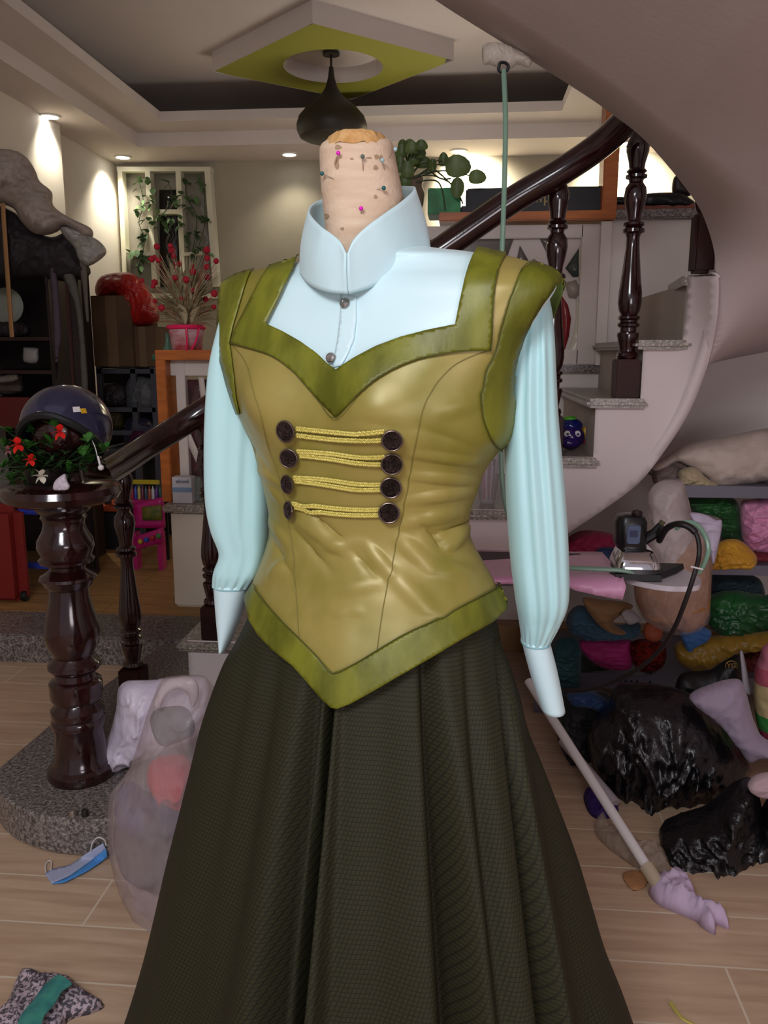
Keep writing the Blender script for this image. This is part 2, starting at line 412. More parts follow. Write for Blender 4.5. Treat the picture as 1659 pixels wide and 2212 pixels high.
# white framed glass door panel with cut-out triangles
t = thing('glazed_panel', 'white framed glass panel with triangular cut-outs under the orange shelf', 'cabinet door', (0.3, YP + 0.02, zg + 0.03))
m_wp = M('white_painted_wood', 'cdc2ba', 0.5); m_gl = M('dark_glass', '4e4b48', 0.12, col2='6e6862', cscale=3, spec=0.6)
fr = MB(); fr.box(-0.35, xp1 - 0.02, YP - 0.0, YP + 0.05, zsh - 0.06, zsh - 0.01, 0.003)
fr.box(-0.35, xp1 - 0.02, YP - 0.0, YP + 0.05, zg + 0.03, zg + 0.09, 0.003)
fr.box(xp1 - 0.09, xp1 - 0.02, YP - .003, YP + 0.047, zg + 0.031, zsh - 0.011, 0.003)
fr.obj('frame', m_wp, t)
def plate(name, poly, Y, th, mat, parent, step=22): return sheet(name, poly, Y, th, mat, parent, step)
Z4 = lambda x, y: (1100 + x * 0.2261, 360 + y * 0.2261)
plate('white_board', [(930, 495), (1283, 495), (1283, 790), (930, 790)], YP + 0.02, 0.01, m_wp, t)
m_gg = M('green_grey_glass', '3f4a44', 0.15); m_lg = M('pale_glass', 'c6c0ac', 0.2); m_rg = M('red_glass', '7c1c20', 0.2)
for nm, poly, mt in (('pane', [(985, 510), (1112, 508), (1082, 590), (1050, 600), (1000, 590)], m_gl),
                 ('pane', [(1123, 530), (1148, 575), (1113, 575)], m_gl),
                 ('pane', [(1162, 507), (1185, 507), (1200, 545), (1190, 560), (1178, 540)], m_gl),
                 ('pane', [Z4(665, 780), Z4(665, 1050), Z4(610, 1055), Z4(538, 970)], m_gg),
                 ('pane', [Z4(665, 770), Z4(755, 660), Z4(745, 1215), Z4(660, 1070)], m_lg),
                 ('pane', [Z4(500, 1230), Z4(560, 1320), Z4(590, 1450), Z4(570, 1620), Z4(520, 1780)], m_rg),
                 ('pane', [Z4(640, 1250), Z4(700, 1350), Z4(725, 1450), Z4(722, 1820), Z4(530, 1820), Z4(600, 1650), Z4(640, 1450)], m_lg),
                 ('pane', [Z4(530, 1110), Z4(640, 1080), Z4(680, 1180), Z4(640, 1260), Z4(570, 1250)], M('milky_glass', '9a9082', 0.3)),
                 ('pane', [Z4(675, 1550), Z4(722, 1450), Z4(720, 1820), Z4(672, 1825)], m_gg)):
    plate(nm, poly, YP + 0.012, 0.006, mt, t, 14)
# orange shelf and post
t = thing('orange_shelf_frame', 'orange varnished wooden shelf and tall post behind the stair rail', 'shelf', (0.4, YP, zsh))
MB().box(-0.1, xp1 + 0.03, YP - 0.05, YP + 0.25, zsh, Z(1000, 458, YP - 0.05), 0.004).obj('shelf_board', m_or, t)
xo0 = X(1284, YP); xo1 = X(1315, YP)
MB().box(xo0, xo1, YP - 0.02, YP + 0.10, Z(1300, 458, YP), 2.62, 0.004).obj('post', m_or, t)
zso = Z(1000, 458, YP - 0.05)
MB().box(xo1, 1.3, YP + 0.0, YP + 0.10, Z(1330, 460, YP), Z(1330, 440, YP), 0.004).obj('side_board', M('red_brown_wood', '7c3c24', 0.4), t)

# left orange frame with a white door in it
t = thing('orange_cabinet_frame', 'orange wooden frame round a white glazed door on the low wall', 'cabinet', (X(340, 3.2), 3.2, zl + 0.03))
YO = 3.16
z0 = zl + 0.03; z1 = Z(400, 778, YO)
xa = X(334, YO); xb = X(356, YO)
MB().box(xa, xb, YO, YO + 0.14, z0, z1, 0.003).obj('post', m_or, t)
MB().box(xa, -0.3, YO, YO + 0.14, z1, Z(400, 800, YO) + 0.0 + (z1 - Z(400, 800, YO)) * 2, 0.003).obj('top_rail', m_or, t)
wd = MB(); wd.box(X(377, YO + .05), X(397, YO + .05), YO + 0.05, YO + 0.09, z0, z1, 0.002); wd.box(xb, -0.35, YO + 0.053, YO + 0.093, z1 - 0.06, z1 - .001, 0.002)
wd.obj('door_frame', m_wp, t)
plate('pane', [(395, 820), (450, 820), (450, 1060), (395, 1060)], YO + 0.08, 0.005, M('cabinet_glass', '3a3230', 0.15, col2='5a3238', cscale=9), t)
plate('star_bar', [(392, 930), (402, 915), (428, 975), (424, 1000)], YO + 0.06, 0.005, m_wp, t, 8)
plate('star_bar', [(428, 815), (440, 815), (448, 880), (436, 880)], YO + 0.06, 0.005, m_wp, t, 8)

# ---------------------------------------------------------------- the stairs
YS = 2.60
ZT_ = [(-0.905, 0.27), (-0.60, 0.42), (-0.33, 0.575), (-0.05, 0.735), (0.235, 0.905), (0.406, 1.085), (0.538, 1.258), (0.651, 1.44)]
XE = 0.745
# winder corner: inner (stringer) edge of the slab's underside, followed from the floor up and round overhead
E = [(760, 1475, 2.6), (900, 1378, 2.6), (1015, 1300, 2.6), (1120, 1224, 2.6), (1225, 1150, 2.6), (1300, 1100, 2.6), (1380, 1040, 2.6), (1440, 965, 2.59), (1490, 885, 2.57), (1522, 800, 2.54),
     (1539, 720, 2.50), (1546, 640, 2.44), (1545, 560, 2.37), (1528, 490, 2.29), (1495, 425, 2.22), (1400, 310, 2.12), (1320, 245, 2.07), (1240, 190, 2.04), (1090, 95, 2.0), (940, 0, 2.0), (790, -110, 2.0), (520, -290, 2.0)]
Ep = cr([tuple(at(*e)) for e in E], 6)
m = len(Ep); O = []
for i, e in enumerate(Ep):
    px, py = proj(Vector(e)); s = i / (m - 1)
    # outward direction turns from straight back, through right, to straight forward
    k = i / 6.0
    a = 90 - 180 * min(1, max(0, (k - 8.5) / 6.5))
    d = Vector((math.cos(math.radians(a)), math.sin(math.radians(a)), 0))
    wdt = 0.82 + 0.35 * math.sin(PI * min(1, max(0, (k - 8.5) / 6.5))) + (0.55 if a < 0 else 0) * min(1, max(0, -a / 60))
    O.append(Vector(e) + d * wdt)
V = [Vector(e) for e in Ep] + O; q = []
mid = []
FS = [[i, i + 1, m + i + 1, m + i] for i in range(m - 1)]
# subdivide across so that the soffit is smooth
V3 = []; nc = 8
for i in range(m):
    for c in range(nc + 1): V3.append(Vector(Ep[i]).lerp(O[i], c / nc))
FS = [[i * (nc + 1) + c, (i + 1) * (nc + 1) + c, (i + 1) * (nc + 1) + c + 1, i * (nc + 1) + c + 1] for i in range(m - 1) for c in range(nc)]
so = struct(mk('stair_soffit', V3, FS, m_stair))
so.modifiers.new('thickness', 'SOLIDIFY').thickness = 0.03; so.modifiers[-1].offset = 1
bm = bmesh.new(); bm.from_mesh(so.data)
if sum(f.normal.z for f in bm.faces) > 0: bmesh.ops.reverse_faces(bm, faces=bm.faces)
bm.to_mesh(so.data); bm.free(); so.modifiers[-1].offset = -1
# stringer face: sawtooth above, E below
saw = []
for i, (x, z) in enumerate(ZT_):
    x1 = ZT_[i + 1][0] if i + 1 < len(ZT_) else XE
    for xx in (x, x1):
        saw.append(tuple(proj(Vector((xx, YS, z)))))
low = [(e[0], e[1]) for e in [tuple(v) for v in cr(E[:13], 4)] if e[1] > 575]
low = [(x - .5, y + 4) if y > 1000 else (x + 2, y) for x, y in low]
poly = [tuple(proj(Vector((-0.905, YS, 0.0)))), (760, 1475 + 40)] + low + [(1530, 588)] + saw[::-1]
def Ystr(px, py):
    k = min(1, max(0, (px - 1440) / 105)); u = min(1, max(0, (900 - py) / 340)); return 2.6 - 0.23 * k * u * k
struct(sheet('stair_stringer', poly, lambda x, y: Ystr(x, y) - .006, 0.008, m_stair, None, 13))
m_ris = M('riser_plaster', 'a89c92', .8)
# treads and risers
for i, (x, z) in enumerate(ZT_):
    x1 = ZT_[i + 1][0] if i + 1 < len(ZT_) else XE + 0.03
    y0 = YS - 0.035; y1 = YP - 0.001
    x0_ = x - 0.03; fan = 0.0
    if i == 7:
        # last visible tread narrows to the turn
        V = [(x0_ + 0.01, y0, z), (x1, y0 - 0.1, z), (x1 + 0.3, y1, z), (x0_ + 0.05, y0 + 0.35, z)]
        V = V + [(a, b, c - 0.028) for a, b, c in V]
        struct(mk('stair_tread', V, [[0, 1, 2, 3], [7, 6, 5, 4], [0, 4, 5, 1], [1, 5, 6, 2], [2, 6, 7, 3], [3, 7, 4, 0]], m_gran2, None, False))
    else:
        struct(MB().box(x0_, x1 + 0.016 if i < 6 else x1 + .03, y0, y1, z - 0.028, z, 0.01).obj('stair_tread', m_gran2))
    zlo = ZT_[i - 1][1] if i else 0.11
    struct(MB().box(x + .001, x + 0.02, YS + .012, YP, zlo - 0.02, z - 0.02).obj('stair_riser', m_ris, None, False))
# first step: rounded granite slab that carries the newel
pts = [(-40, 1660), (10, 1725), (80, 1758), (160, 1770), (240, 1768), (330, 1740), (420, 1700)]
zp = 0.10
P = [atz(a, b, zp) for a, b in pts]
pl = [(p.x, p.y) for p in P] + [(-0.5, 2.3), (-0.45, 3.03), (-1.15, 3.03)] + [(atz(130, 1545, zp).x, atz(130, 1545, zp).y), (atz(0, 1655, zp).x, atz(0, 1655, zp).y)]
pl = [tuple(p) for p in cr(pl[:7], 6)] + pl[7:]
n = len(pl)
V = [(x, y, zp) for x, y in pl] + [(x, y, 0) for x, y in pl]
o = mk('stair_first_step', V, [list(range(n)), [n + i for i in reversed(range(n))]] + [[i, n + i, n + (i + 1) % n, (i + 1) % n] for i in range(n)], m_gran, None, False)
bm = bmesh.new(); bm.from_mesh(o.data); bmesh.ops.recalc_face_normals(bm, faces=bm.faces); bm.to_mesh(o.data); bm.free()
md = o.modifiers.new('bevel', 'BEVEL'); md.width = 0.008; md.segments = 3; md.limit_method = 'ANGLE'; struct(o)
# side walls closing the space under the stairs
slab('wall_right', 1.95, 2.05, -1.6, YP + 0.1, 0, 3.0, m_stair)

# handrail
rp = [(212, 1030, 2.20), (262, 1000, 2.34), (330, 956, 2.5), (440, 887, 2.62), (700, 713, 2.62), (935, 552, 2.62), (1100, 437, 2.62), (1210, 372, 2.6), (1290, 318, 2.56), (1345, 268, 2.5), (1400, 205, 2.42)]
t = tubepx('stair_handrail', rp, 0.040, m_dw, None, 16, 8, 0.98)
tag(t, 'glossy dark wooden handrail climbing behind the costume to the right', 'handrail')
# balusters
BP = [(0.15, .022), (.155, .030), (.165, .033), (.178, .030), (.183, .024), (.19, .024), (.21, .027), (.245, .033), (.255, .032), (.26, .024), (.275, .024), (.28, .032), (.29, .033), (.297, .026), (.303, .026), (.31, .033), (.318, .032),
      (.325, .025), (.34, .031), (.37, .035), (.41, .034), (.50, .026), (.58, .020), (.615, .019), (.63, .022), (.636, .032), (.648, .032), (.654, .023), (.662, .031), (.672, .029), (.68, .020), (.70, .021), (.74, .029), (.77, .033), (.80, .030), (.82, .020),
      (.83, .021), (.836, .031), (.846, .031), (.85, .022), (.86, .030), (.87, .022), (.89, .024), (.93, .032), (.955, .033), (.985, .024), (1.0, .018)]
def baluster(px, Y, z0, z1, lab, hid=1.0):
    x = X(px, Y); H = z1 - z0
    t = thing('stair_baluster', lab, 'baluster', (x, Y, z0), 'turned balusters of the staircase')
    MB().box(x - 0.037, x + 0.037, Y - 0.037, Y + 0.037, z0, z0 + H * 0.152, 0.004).obj('square_base', m_dwm, t)
    MB().lathe([(r * 1.0, z0 + H * s) for s, r in BP], (x, Y, 0), 28).obj('turned_shaft', m_dw, t)
bxs = [(238, 2.48, 0.10, (262, 1010), 'dark turned baluster next to the newel, above the white plastic bag'),
       (413, 2.64, 0.27, (445, 890), 'dark turned baluster partly behind the left sleeve'),
       (1208, 2.64, 0.905, (1208, 392), 'dark turned baluster behind the shoulder cap on the right'),
       (1352, 2.64, 1.085, (1380, 286), 'dark turned baluster fully visible right of the wooden post')]
for px0, Y, z0, (px, py), lab in bxs:
    zt = at(px, py, Y).z; xx = at(px, py, Y).x
    ppx = proj(Vector((xx, Y, CZ)))[0]
    baluster(ppx, Y, z0, zt, lab)
x = X(1502, 2.5)
t = thing('stair_baluster', 'square foot of a dark baluster on the highest visible tread', 'baluster', (x, 2.5, 1.44), 'turned balusters of the staircase')
MB().box(x - 0.03, x + 0.03, 2.47, 2.53, 1.44, 1.60, 0.008).obj('square_base', m_dwm, t)
MB().lathe([(.02, 1.6), (.026, 1.61), (.03, 1.63), (.02, 1.65), (.028, 1.7), (.03, 1.8), (.018, 2.0)], (x, 2.5, 0), 24).obj('turned_shaft', m_dw, t)

# newel
YN = 2.13
nb = atz(178, 1672, zp); YN = nb.y; xn = nb.x
def nz(y): return at(150, y, YN).z
sc_ = YN / F * 1.0
prof = [(0, zp), (75, zp), (79, zp + 0.012), (76, zp + 0.028), (66, zp + 0.036), (64, zp + 0.045), (58, zp + 0.055)]
for y, h in ((1570, 56), (1562, 60), (1552, 61), (1545, 57), (1538, 60), (1528, 60), (1518, 50), (1512, 46), (1506, 56), (1498, 59), (1470, 59), (1466, 54), (1462, 46), (1450, 44), (1444, 54), (1437, 59), (1430, 58), (1424, 50), (1415, 44), (1405, 48),
             (1390, 57), (1370, 61), (1350, 60), (1320, 52), (1290, 44), (1270, 43), (1262, 52), (1254, 56), (1248, 62), (1242, 60), (1236, 48), (1228, 38), (1220, 40), (1213, 58), (1207, 61), (1201, 54), (1195, 56), (1180, 62), (1165, 60), (1145, 48), (1130, 44), (1122, 46), (1117, 50), (1110, 46), (1104, 56), (1096, 62), (1088, 60)):
    prof.append((h, nz(y)))
zk = nz(1088)
t = thing('newel_post', 'thick glossy dark turned newel post with a round shelf disc on the granite step', 'newel post', (xn, YN, zp))
MB().lathe([(r * sc_ * 1.03, z) for r, z in prof], (xn, YN, 0), 48).obj('turned_shaft', m_dw, t)
zd = nz(1088)
MB().lathe([(0.06, zd), (0.115, zd + 0.004), (0.138, zd + 0.014), (0.147, zd + 0.03), (0.142, zd + 0.046), (0.125, zd + 0.055), (0.06, zd + 0.058), (0, zd + 0.058)], (xn, YN, 0), 56).obj('disc', m_dw, t)
zdt = zd + 0.058
bc = at(124, 930, YN)
MB().lathe([(0.045, zdt - 0.005), (0.04, zdt + 0.03), (0.034, bc.z - 0.09), (0.05, bc.z - 0.07)], (xn, YN + 0.03, 0), 28).obj('neck', m_dw, t)
MB().ball((xn, YN + 0.03, bc.z), 0.078, 1, 1, 1, 18).obj('ball_finial', m_dw, t)
# ================================================================ THE COSTUME ON ITS FORM
Y0 = 1.20; PHI = math.radians(24)
Z1 = lambda x, y: (480 + .4702 * x, 260 + .4702 * y)
Z2 = lambda x, y: (540 + .2411 * x, 860 + .2411 * y)
Z3 = lambda x, y: (420 + .5063 * x, 840 + .5063 * y)
def rings(rows, Y, n, m, phi=0.0, bust=None, fit=4):
    "stack of oval sections whose left and right limits were measured in the photo"
    R = cr([(r[0], r[1], r[2], r[3], (r[4] if len(r) > 4 else Y)) for r in rows], m)
    out = []
    for y, xl, xr, b, Yc in R:
        c = at((xl + xr) / 2, y, Yc); wd = (at(xr, y, Yc) - at(xl, y, Yc)).length / 2; z = c.z; cx = c.x; half = wd
        for it in range(fit):
            a = math.sqrt(max(1e-5, (half ** 2 - (b * math.sin(phi)) ** 2))) / math.cos(phi); ring = []
            for k in range(n):
                th = 2 * PI * k / n; ex = 2.25
                ct, st_ = math.cos(th), math.sin(th)
                lx = a * math.copysign(abs(ct) ** (2 / ex), ct); ly = b * math.copysign(abs(st_) ** (2 / ex), st_)
                if bust: ly, lx = bust(lx, ly, a, b, y, th)
                ring.append(Vector((cx + lx * math.cos(phi) + ly * math.sin(phi), Yc - lx * math.sin(phi) + ly * math.cos(phi), z)))
            if z > CZ:
                for v in ring: v.z = CZ + (z - CZ) * (1 + (v.y / Yc - 1) * 1.0)
            ps = [proj(v)[0] for v in ring]; lo, hi = min(ps), max(ps)
            k_ = (xr - xl) / (hi - lo); half *= k_; cx += ((xl + xr) / 2 - (lo + hi) / 2) * Yc / F * 0.9
        out.append(ring)
    return out
def ring_mesh(R, closed=True):
    n = len(R[0]); V = [v for r in R for v in r]; FS = []
    for i in range(len(R) - 1):
        for k in range(n): FS.append([i * n + k, (i + 1) * n + k, (i + 1) * n + (k + 1) % n, i * n + (k + 1) % n])
    return V, FS
def bust(lx, ly, a, b, y, th):
    if ly < 0:
        u = lx / a
        g = math.exp(-((y - 880) / 95) ** 2)
        ly -= 0.028 * g * (math.exp(-((u - 0.42) / 0.30) ** 2) + math.exp(-((u + 0.42) / 0.30) ** 2))
        g2 = math.exp(-((y - 1330) / 130) ** 2); ly -= 0.012 * g2 * math.exp(-(u / 0.6) ** 2)
    return ly, lx
TR = [(536, 725, 915, .050, 1.21), (541, 705, 945, .054, 1.21), (548, 685, 1005, .056), (556, 668, 1050, .058), (568, 645, 1095, .061), (584, 590, 1150, .065), (601, 520, 1190, .070),
      (620, 490, 1198, .075), (645, 486, 1185, .08), (680, 484, 1160, .088), (720, 484, 1135, .096), (760, 486, 1120, .103), (800, 492, 1111, .110), (860, 512, 1104, .115), (920, 535, 1096, .113), (960, 554, 1066, .108),
      (1000, 565, 1038, .104), (1040, 575, 1022, .100), (1100, 589, 1003, .092), (1150, 593, 1005, .091), (1200, 584, 1032, .100), (1250, 566, 1062, .110), (1300, 546, 1084, .122), (1350, 522, 1096, .136),
      (1400, 498, 1112, .150), (1450, 470, 1134, .164), (1520, 443, 1166, .182), (1600, 417, 1200, .202), (1700, 392, 1234, .225), (1800, 366, 1267, .25), (1900, 340, 1297, .272), (2000, 316, 1327, .295), (2100, 291, 1368, .318), (2200, 262, 1408, .34), (2285, 236, 1442, .355)]
NT = 220
RT = rings(TR, Y0, NT, 8, PHI, bust)
CRE = []   # fabric creases, in the detail crop's pixels: x1,y1,x2,y2,width,amp(mm)
for q in ((930, 265, 1190, 300, 14, 2.5), (925, 360, 1180, 385, 16, 2.5), (905, 470, 1170, 430, 14, 3), (895, 570, 1120, 520, 18, 3.5), (1000, 620, 1180, 560, 14, -3), (1060, 690, 1140, 590, 20, 5), (960, 560, 1060, 700, 22, -4),
          (880, 640, 1000, 760, 26, 4), (1000, 760, 1200, 800, 26, 3), (480, 500, 640, 640, 16, -3.5), (440, 600, 600, 790, 18, -3.5), (470, 560, 660, 700, 22, 4), (560, 680, 700, 650, 20, 3), (740, 660, 840, 790, 18, 3.5), (690, 700, 780, 800, 16, -2.5),
          (340, 560, 420, 670, 14, 3), (350, 640, 440, 820, 16, -3), (330, 820, 430, 720, 22, 4), (560, 870, 780, 830, 26, 2.5), (500, 990, 700, 960, 26, 2), (860, 800, 1020, 960, 34, 3.5), (330, 400, 390, 480, 12, 2), (290, 340, 380, 400, 12, 2.5), (250, 220, 330, 330, 12, -2),
          (700, 130, 900, 170, 22, -1.5), (1040, 100, 1180, 60, 26, 2), (950, 160, 1170, 230, 20, -2)):
    a, b = Z3(q[0], q[1]), Z3(q[2], q[3]); CRE.append((a[0], a[1], b[0], b[1], q[4] * .5063, q[5] * .0016))
def crease(px, py):
    s = 0
    for x1, y1, x2, y2, w_, am in CRE:
        dx, dy = x2 - x1, y2 - y1; L2 = dx * dx + dy * dy; t = ((px - x1) * dx + (py - y1) * dy) / L2
        tc = min(1, max(0, t)); d = math.hypot(px - x1 - dx * tc, py - y1 - dy * tc)
        if d < 3 * w_: s += am * math.exp(-(d / w_) ** 2) * (0.35 + 0.65 * math.sin(PI * min(0.95, max(0.05, tc))))
    return s
TV, TF = ring_mesh(RT)
def normals(V, FS):
    N_ = [Vector() for _ in V]
    for f in FS:
        nn = (V[f[1]] - V[f[0]]).cross(V[f[3 if len(f) > 3 else 2]] - V[f[0]])
        for i in f: N_[i] += nn
    return [n.normalized() if n.length else Vector((0, -1, 0)) for n in N_]
TN = normals(TV, TF)
ax = sum(TV, Vector()) / len(TV)
if sum((v - Vector((ax.x, ax.y, v.z))).dot(n) for v, n in zip(TV, TN)) < 0: TF = [f[::-1] for f in TF]; TN = [-n for n in TN]
TPX = [proj(v) for v in TV]
for i, v in enumerate(TV):
    px, py = TPX[i]
    if TN[i].dot(CP - v) > 0 and 820 < py < 1330 and v.z > 0.7: TV[i] = v + TN[i] * crease(px, py)
TN = normals(TV, TF)
BVH = BVHTree.FromPolygons(TV, TF)
# smooth normals looked up by nearest vertex
from mathutils.kdtree import KDTree
KD = KDTree(len(TV))
for i, v in enumerate(TV): KD.insert(v, i)
KD.balance()
def onT(px, py, off):
    d = ray(px, py).normalized(); h = BVH.ray_cast(CP, d)
    if h[0] is None:
        dx, dy = 800 - px, 860 - py; L_ = math.hypot(dx, dy) + 1e-6; dx /= L_; dy /= L_
        if py > 1200: dx, dy = (1 if px < 800 else -1), 0
        for s in range(1, 50):
            h = BVH.ray_cast(CP, ray(px + dx * s * 1.5, py + dy * s * 1.5).normalized())
            if h[0] is not None: break
        if h[0] is None: h = BVH.find_nearest(at(px, py, Y0))
        p = h[0]; n_ = TN[KD.find(p)[1]]
    else:
        p = h[0]; i = KD.find(p)[1]; n_ = TN[i]
    return p + n_ * off, n_
def patch(name, poly, off, mat, parent, step=7, thick=0.0016, smooth=False, bulge=0.0):
    if smooth: poly = [tuple(p) for p in cr(poly, 4, True)]
    vs, fs, ds = tri(poly, step); V = []
    for (x, y), d in zip(vs, ds):
        V.append(onT(x, y, off + bulge * min(1, d / 12))[0])
    o = mk(name, V, fs, mat, parent)
    bm = bmesh.new(); bm.from_mesh(o.data)
    if sum(f.normal.dot(CP - f.calc_center_median()) for f in bm.faces) < 0: bmesh.ops.reverse_faces(bm, faces=bm.faces)
    bm.to_mesh(o.data); bm.free()
    uvmap(o, vs)
    md = o.modifiers.new('thickness', 'SOLIDIFY'); md.thickness = thick; md.offset = -1
    return o
def uvmap(o, vs):
    uv = o.data.uv_layers.new(name='UVMap')
    for l in o.data.loops: x, y = vs[l.vertex_index][:2]; uv.data[l.index].uv = (x / 1000, y / 1000)
def onTline(name, pts, off, r, mat, parent, n=6, sub=10, flat=1.0):
    L_ = [onT(p[0], p[1], off)[0] for p in cr(pts, sub)]
    return MB().tube(L_, r, n, flat).obj(name, mat, parent)

m_gold = M('gold_green_taffeta', '7a7428', 0.38, col2='9b8b4a', cscale=9, cstretch=(1, 1, 0.7), contrast=(.3, .6), bump=0.32, bscale=8, bstretch=(1, 1, 1.2), bdet=1.6, bdist=.03, spec=0.5, metal=0.1)
m_olive = M('olive_silk_trim', '54560e', 0.42, col2='75761f', cscale=11, cstretch=(2, 2, 0.6), bump=0.25, bscale=22, bstretch=(1, 1, .4), spec=0.45, metal=.05)
m_seam = M('seam_stitching', '786c30', 0.6); m_seam2 = M('olive_seam', '4a4b16', 0.6)
m_blue = M('pale_blue_satin', 'c8e4ea', 0.42, col2='d2ecf1', cscale=3, bump=0.22, bscale=9, bstretch=(1, 1, .8), spec=0.55, sheen=0.2)
m_blueS = M('sleeve_satin', 'abd8dc', 0.38, col2='b8e0e3', cscale=3, cstretch=(3, 3, .3), bump=0.12, bscale=9, bstretch=(2, 2, .35), spec=0.6, sheen=0.2)

# ---- dress form
c0 = at(790, 400, 1.21)
form = thing('dress_form', 'linen covered dress form neck stuck with pins, wearing the green costume', 'mannequin', (c0.x, 1.21, 0))
m_lin = M('linen_cover', 'd8bfa6', 0.9, col2='cbae94', cscale=14, cstretch=(1, 1, 5), bump=0.15, bscale=160)
NR = [(296, 735, 815, .03), (298, 715, 830, .045), (304, 700, 842, .052), (314, 692, 848, .056), (330, 690, 852, .058), (380, 692, 862, .06), (440, 697, 874, .062), (500, 702, 884, .064), (560, 700, 900, .066), (620, 690, 920, .07)]
RN = rings(NR, 1.21, 64, 6)
V, FS = ring_mesh(RN); V.append(sum(RN[0], Vector()) / 64); FS += [[len(V) - 1, k, (k + 1) % 64] for k in range(64)]
mk('neck', V, FS, m_lin, form)
# worn varnished cap on top of the neck
RC = []
for j in range(9):
    y = 292 + j * 4.2; k = j / 8
    row = [(max(292, y), 0, 0, 0)]
    base = RN[0]
    ring = []
    for i in range(64):
        a = 2 * PI * i / 64
        src = RN[min(len(RN) - 1, int(k * 14))][i]; cc = sum(RN[0], Vector()) / 64
        rag = 1 + 0.0
        v = Vector((cc.x, cc.y, src.z)).lerp(src, 1.03 if k > .3 else 0.4 + 2.1 * k)
        v.z = cc.z + 0.005 - 0.024 * k ** 1.6 * (1 + 0.45 * noise.noise(Vector((math.cos(a) * 3.3, math.sin(a) * 2.3, 1.1)))) 
        ring.append(v)
    RC.append(ring)
V, FS = ring_mesh(RC); FS.append(list(range(64)))
mk('varnished_cap', V, FS, M('worn_orange_varnish', 'b0762c', 0.5, col2='d9b07a', cscale=26, bump=0.8, bscale=50), form)
m_dark = M('stain', '8a6c4c', 0.9)
# body and stand hidden by the costume
RB = [[Vector((0, 0, 0)) + v + (Vector((ax.x, Y0, v.z)) - v) * 0.12 for v in RT[i]] for i in range(0, 8 * 24, 8)]
V, FS = ring_mesh(RB); mk('torso', V, FS, m_lin, form)
MB().tube([(ax.x, Y0, 0.02), (ax.x, Y0, 0.8)], 0.016).obj('pole', M('stand_metal', '9a9a9a', 0.3, metal=0.9), form)
sb = MB()
for k in range(4):
    a = PI / 4 + k * PI / 2; sb.tube([(ax.x, Y0, 0.06), (ax.x + 0.1 * math.cos(a), Y0 + 0.1 * math.sin(a), 0.03), (ax.x + 0.24 * math.cos(a), Y0 + 0.24 * math.sin(a), 0.012)], 0.012)
sb.obj('base', MC['stand_metal'], form)
# ---- pins in the neck
BN = BVHTree.FromPolygons(*ring_mesh(RN))
def onN(px, py):
    d = ray(px, py).normalized(); h = BN.ray_cast(CP, d)
    if h[0] is None: h = BN.find_nearest(at(px, py, 1.15))
    p = h[0]; n_ = h[1]
    if n_.dot(CP - p) < 0: n_ = -n_
    return p, n_
m_mag = M('pin_head_magenta', 'e01fc0', 0.25); m_teal = M('pin_head_teal', '1f5a5c', 0.2); m_pearl = M('pin_head_pearl', '9fb6bb', 0.2); m_pin = M('pin_steel', 'b0a290', 0.3, metal=0.8)
PINS = [((735, 334), (720, 366), m_mag, 'magenta headed pin high on the left of the neck'), ((781, 453), (780, 464), m_mag, 'magenta headed pin low in the middle of the neck'),
        ((705, 376), (738, 395), m_teal, 'teal headed pin near the left edge of the neck'), ((782, 342), (785, 376), M('pin_head_grey', '5c6660', 0.25), 'dark grey headed pin in the middle near the top of the neck'),
        ((820, 350), (834, 373), m_pearl, 'pearl grey headed pin right of the dark grey one'), ((844, 326), (839, 345), m_pearl, 'pearl grey headed pin at the top right edge of the neck'),
        ((824, 410), (811, 409), m_teal, 'teal headed pin on the right above the collar')]
for h, e, mt, lab in PINS:
    a, na = onN(*h); b, nb_ = onN(*e)
    hp = a + na * 0.007; t = thing('pin', lab, 'pin', hp, 'ball headed pins stuck in the neck')
    MB().ball(hp, 0.0029, n=10).obj('head', mt, t)
    MB().tube([hp, a.lerp(b, .45) + na * 0.003, b - nb_ * 0.002], 0.0005, 6).obj('shaft', m_pin, t)

m_st = M('brown_stain', 'a08468', 0.9)
for px, py, w_, h_ in ((760, 343, 4, 2), (797, 341, 6, 2), (813, 339, 5, 5), (823, 341, 4, 6), (728, 352, 5, 14), (730, 318, 7, 5), (811, 362, 5, 5), (811, 425, 4, 4), (706, 467, 5, 6), (740, 494, 4, 3)):
    vs = [(px, py)] + [(px + w_ * math.cos(k) * (1 + .3 * math.sin(3 * k + px)), py + h_ * math.sin(k)) for k in [2 * PI * j / 12 for j in range(12)]]
    V = [onN(*q)[0] + onN(*q)[1] * .0007 for q in vs]
    mk('stain', V, [[0, 1 + k, 1 + (k + 1) % 12] for k in range(12)], m_st, form)

# ---- blouse
bl = thing('blouse', 'pale blue satin blouse with a tall stand collar and long cuffed sleeves', 'blouse', (ax.x, Y0, 0.9))
i0 = 0; i1 = 8 * 13
RB = RT[0:i1]; V, FS = ring_mesh(RB)
idx = {}; TNb = TN[:len(V)]
V = [v + n_ * 0.0025 for v, n_ in zip(V, TNb)]
o = mk('body', V, FS, m_blue, bl)
# collar
cb = [(752, 634, 1.098), (712, 631, 1.105), (678, 620, 1.13), (656, 601, 1.165), (652, 582, 1.20), (690, 562, 1.25), (780, 548, 1.28), (880, 542, 1.26), (929, 547, 1.215), (905, 566, 1.175), (862, 592, 1.14), (802, 620, 1.112), (753, 634, 1.098)]
ctp = [(747, 548, 1.085), (736, 523, 1.10), (715, 504, 1.115), (692, 488, 1.135), (668, 459, 1.19), (682, 437, 1.25), (730, 420, 1.29), (800, 406, 1.31), (878, 402, 1.28), (895, 408, 1.22), (870, 433, 1.165), (828, 463, 1.125), (790, 491, 1.105), (763, 519, 1.092), (751, 548, 1.085)]
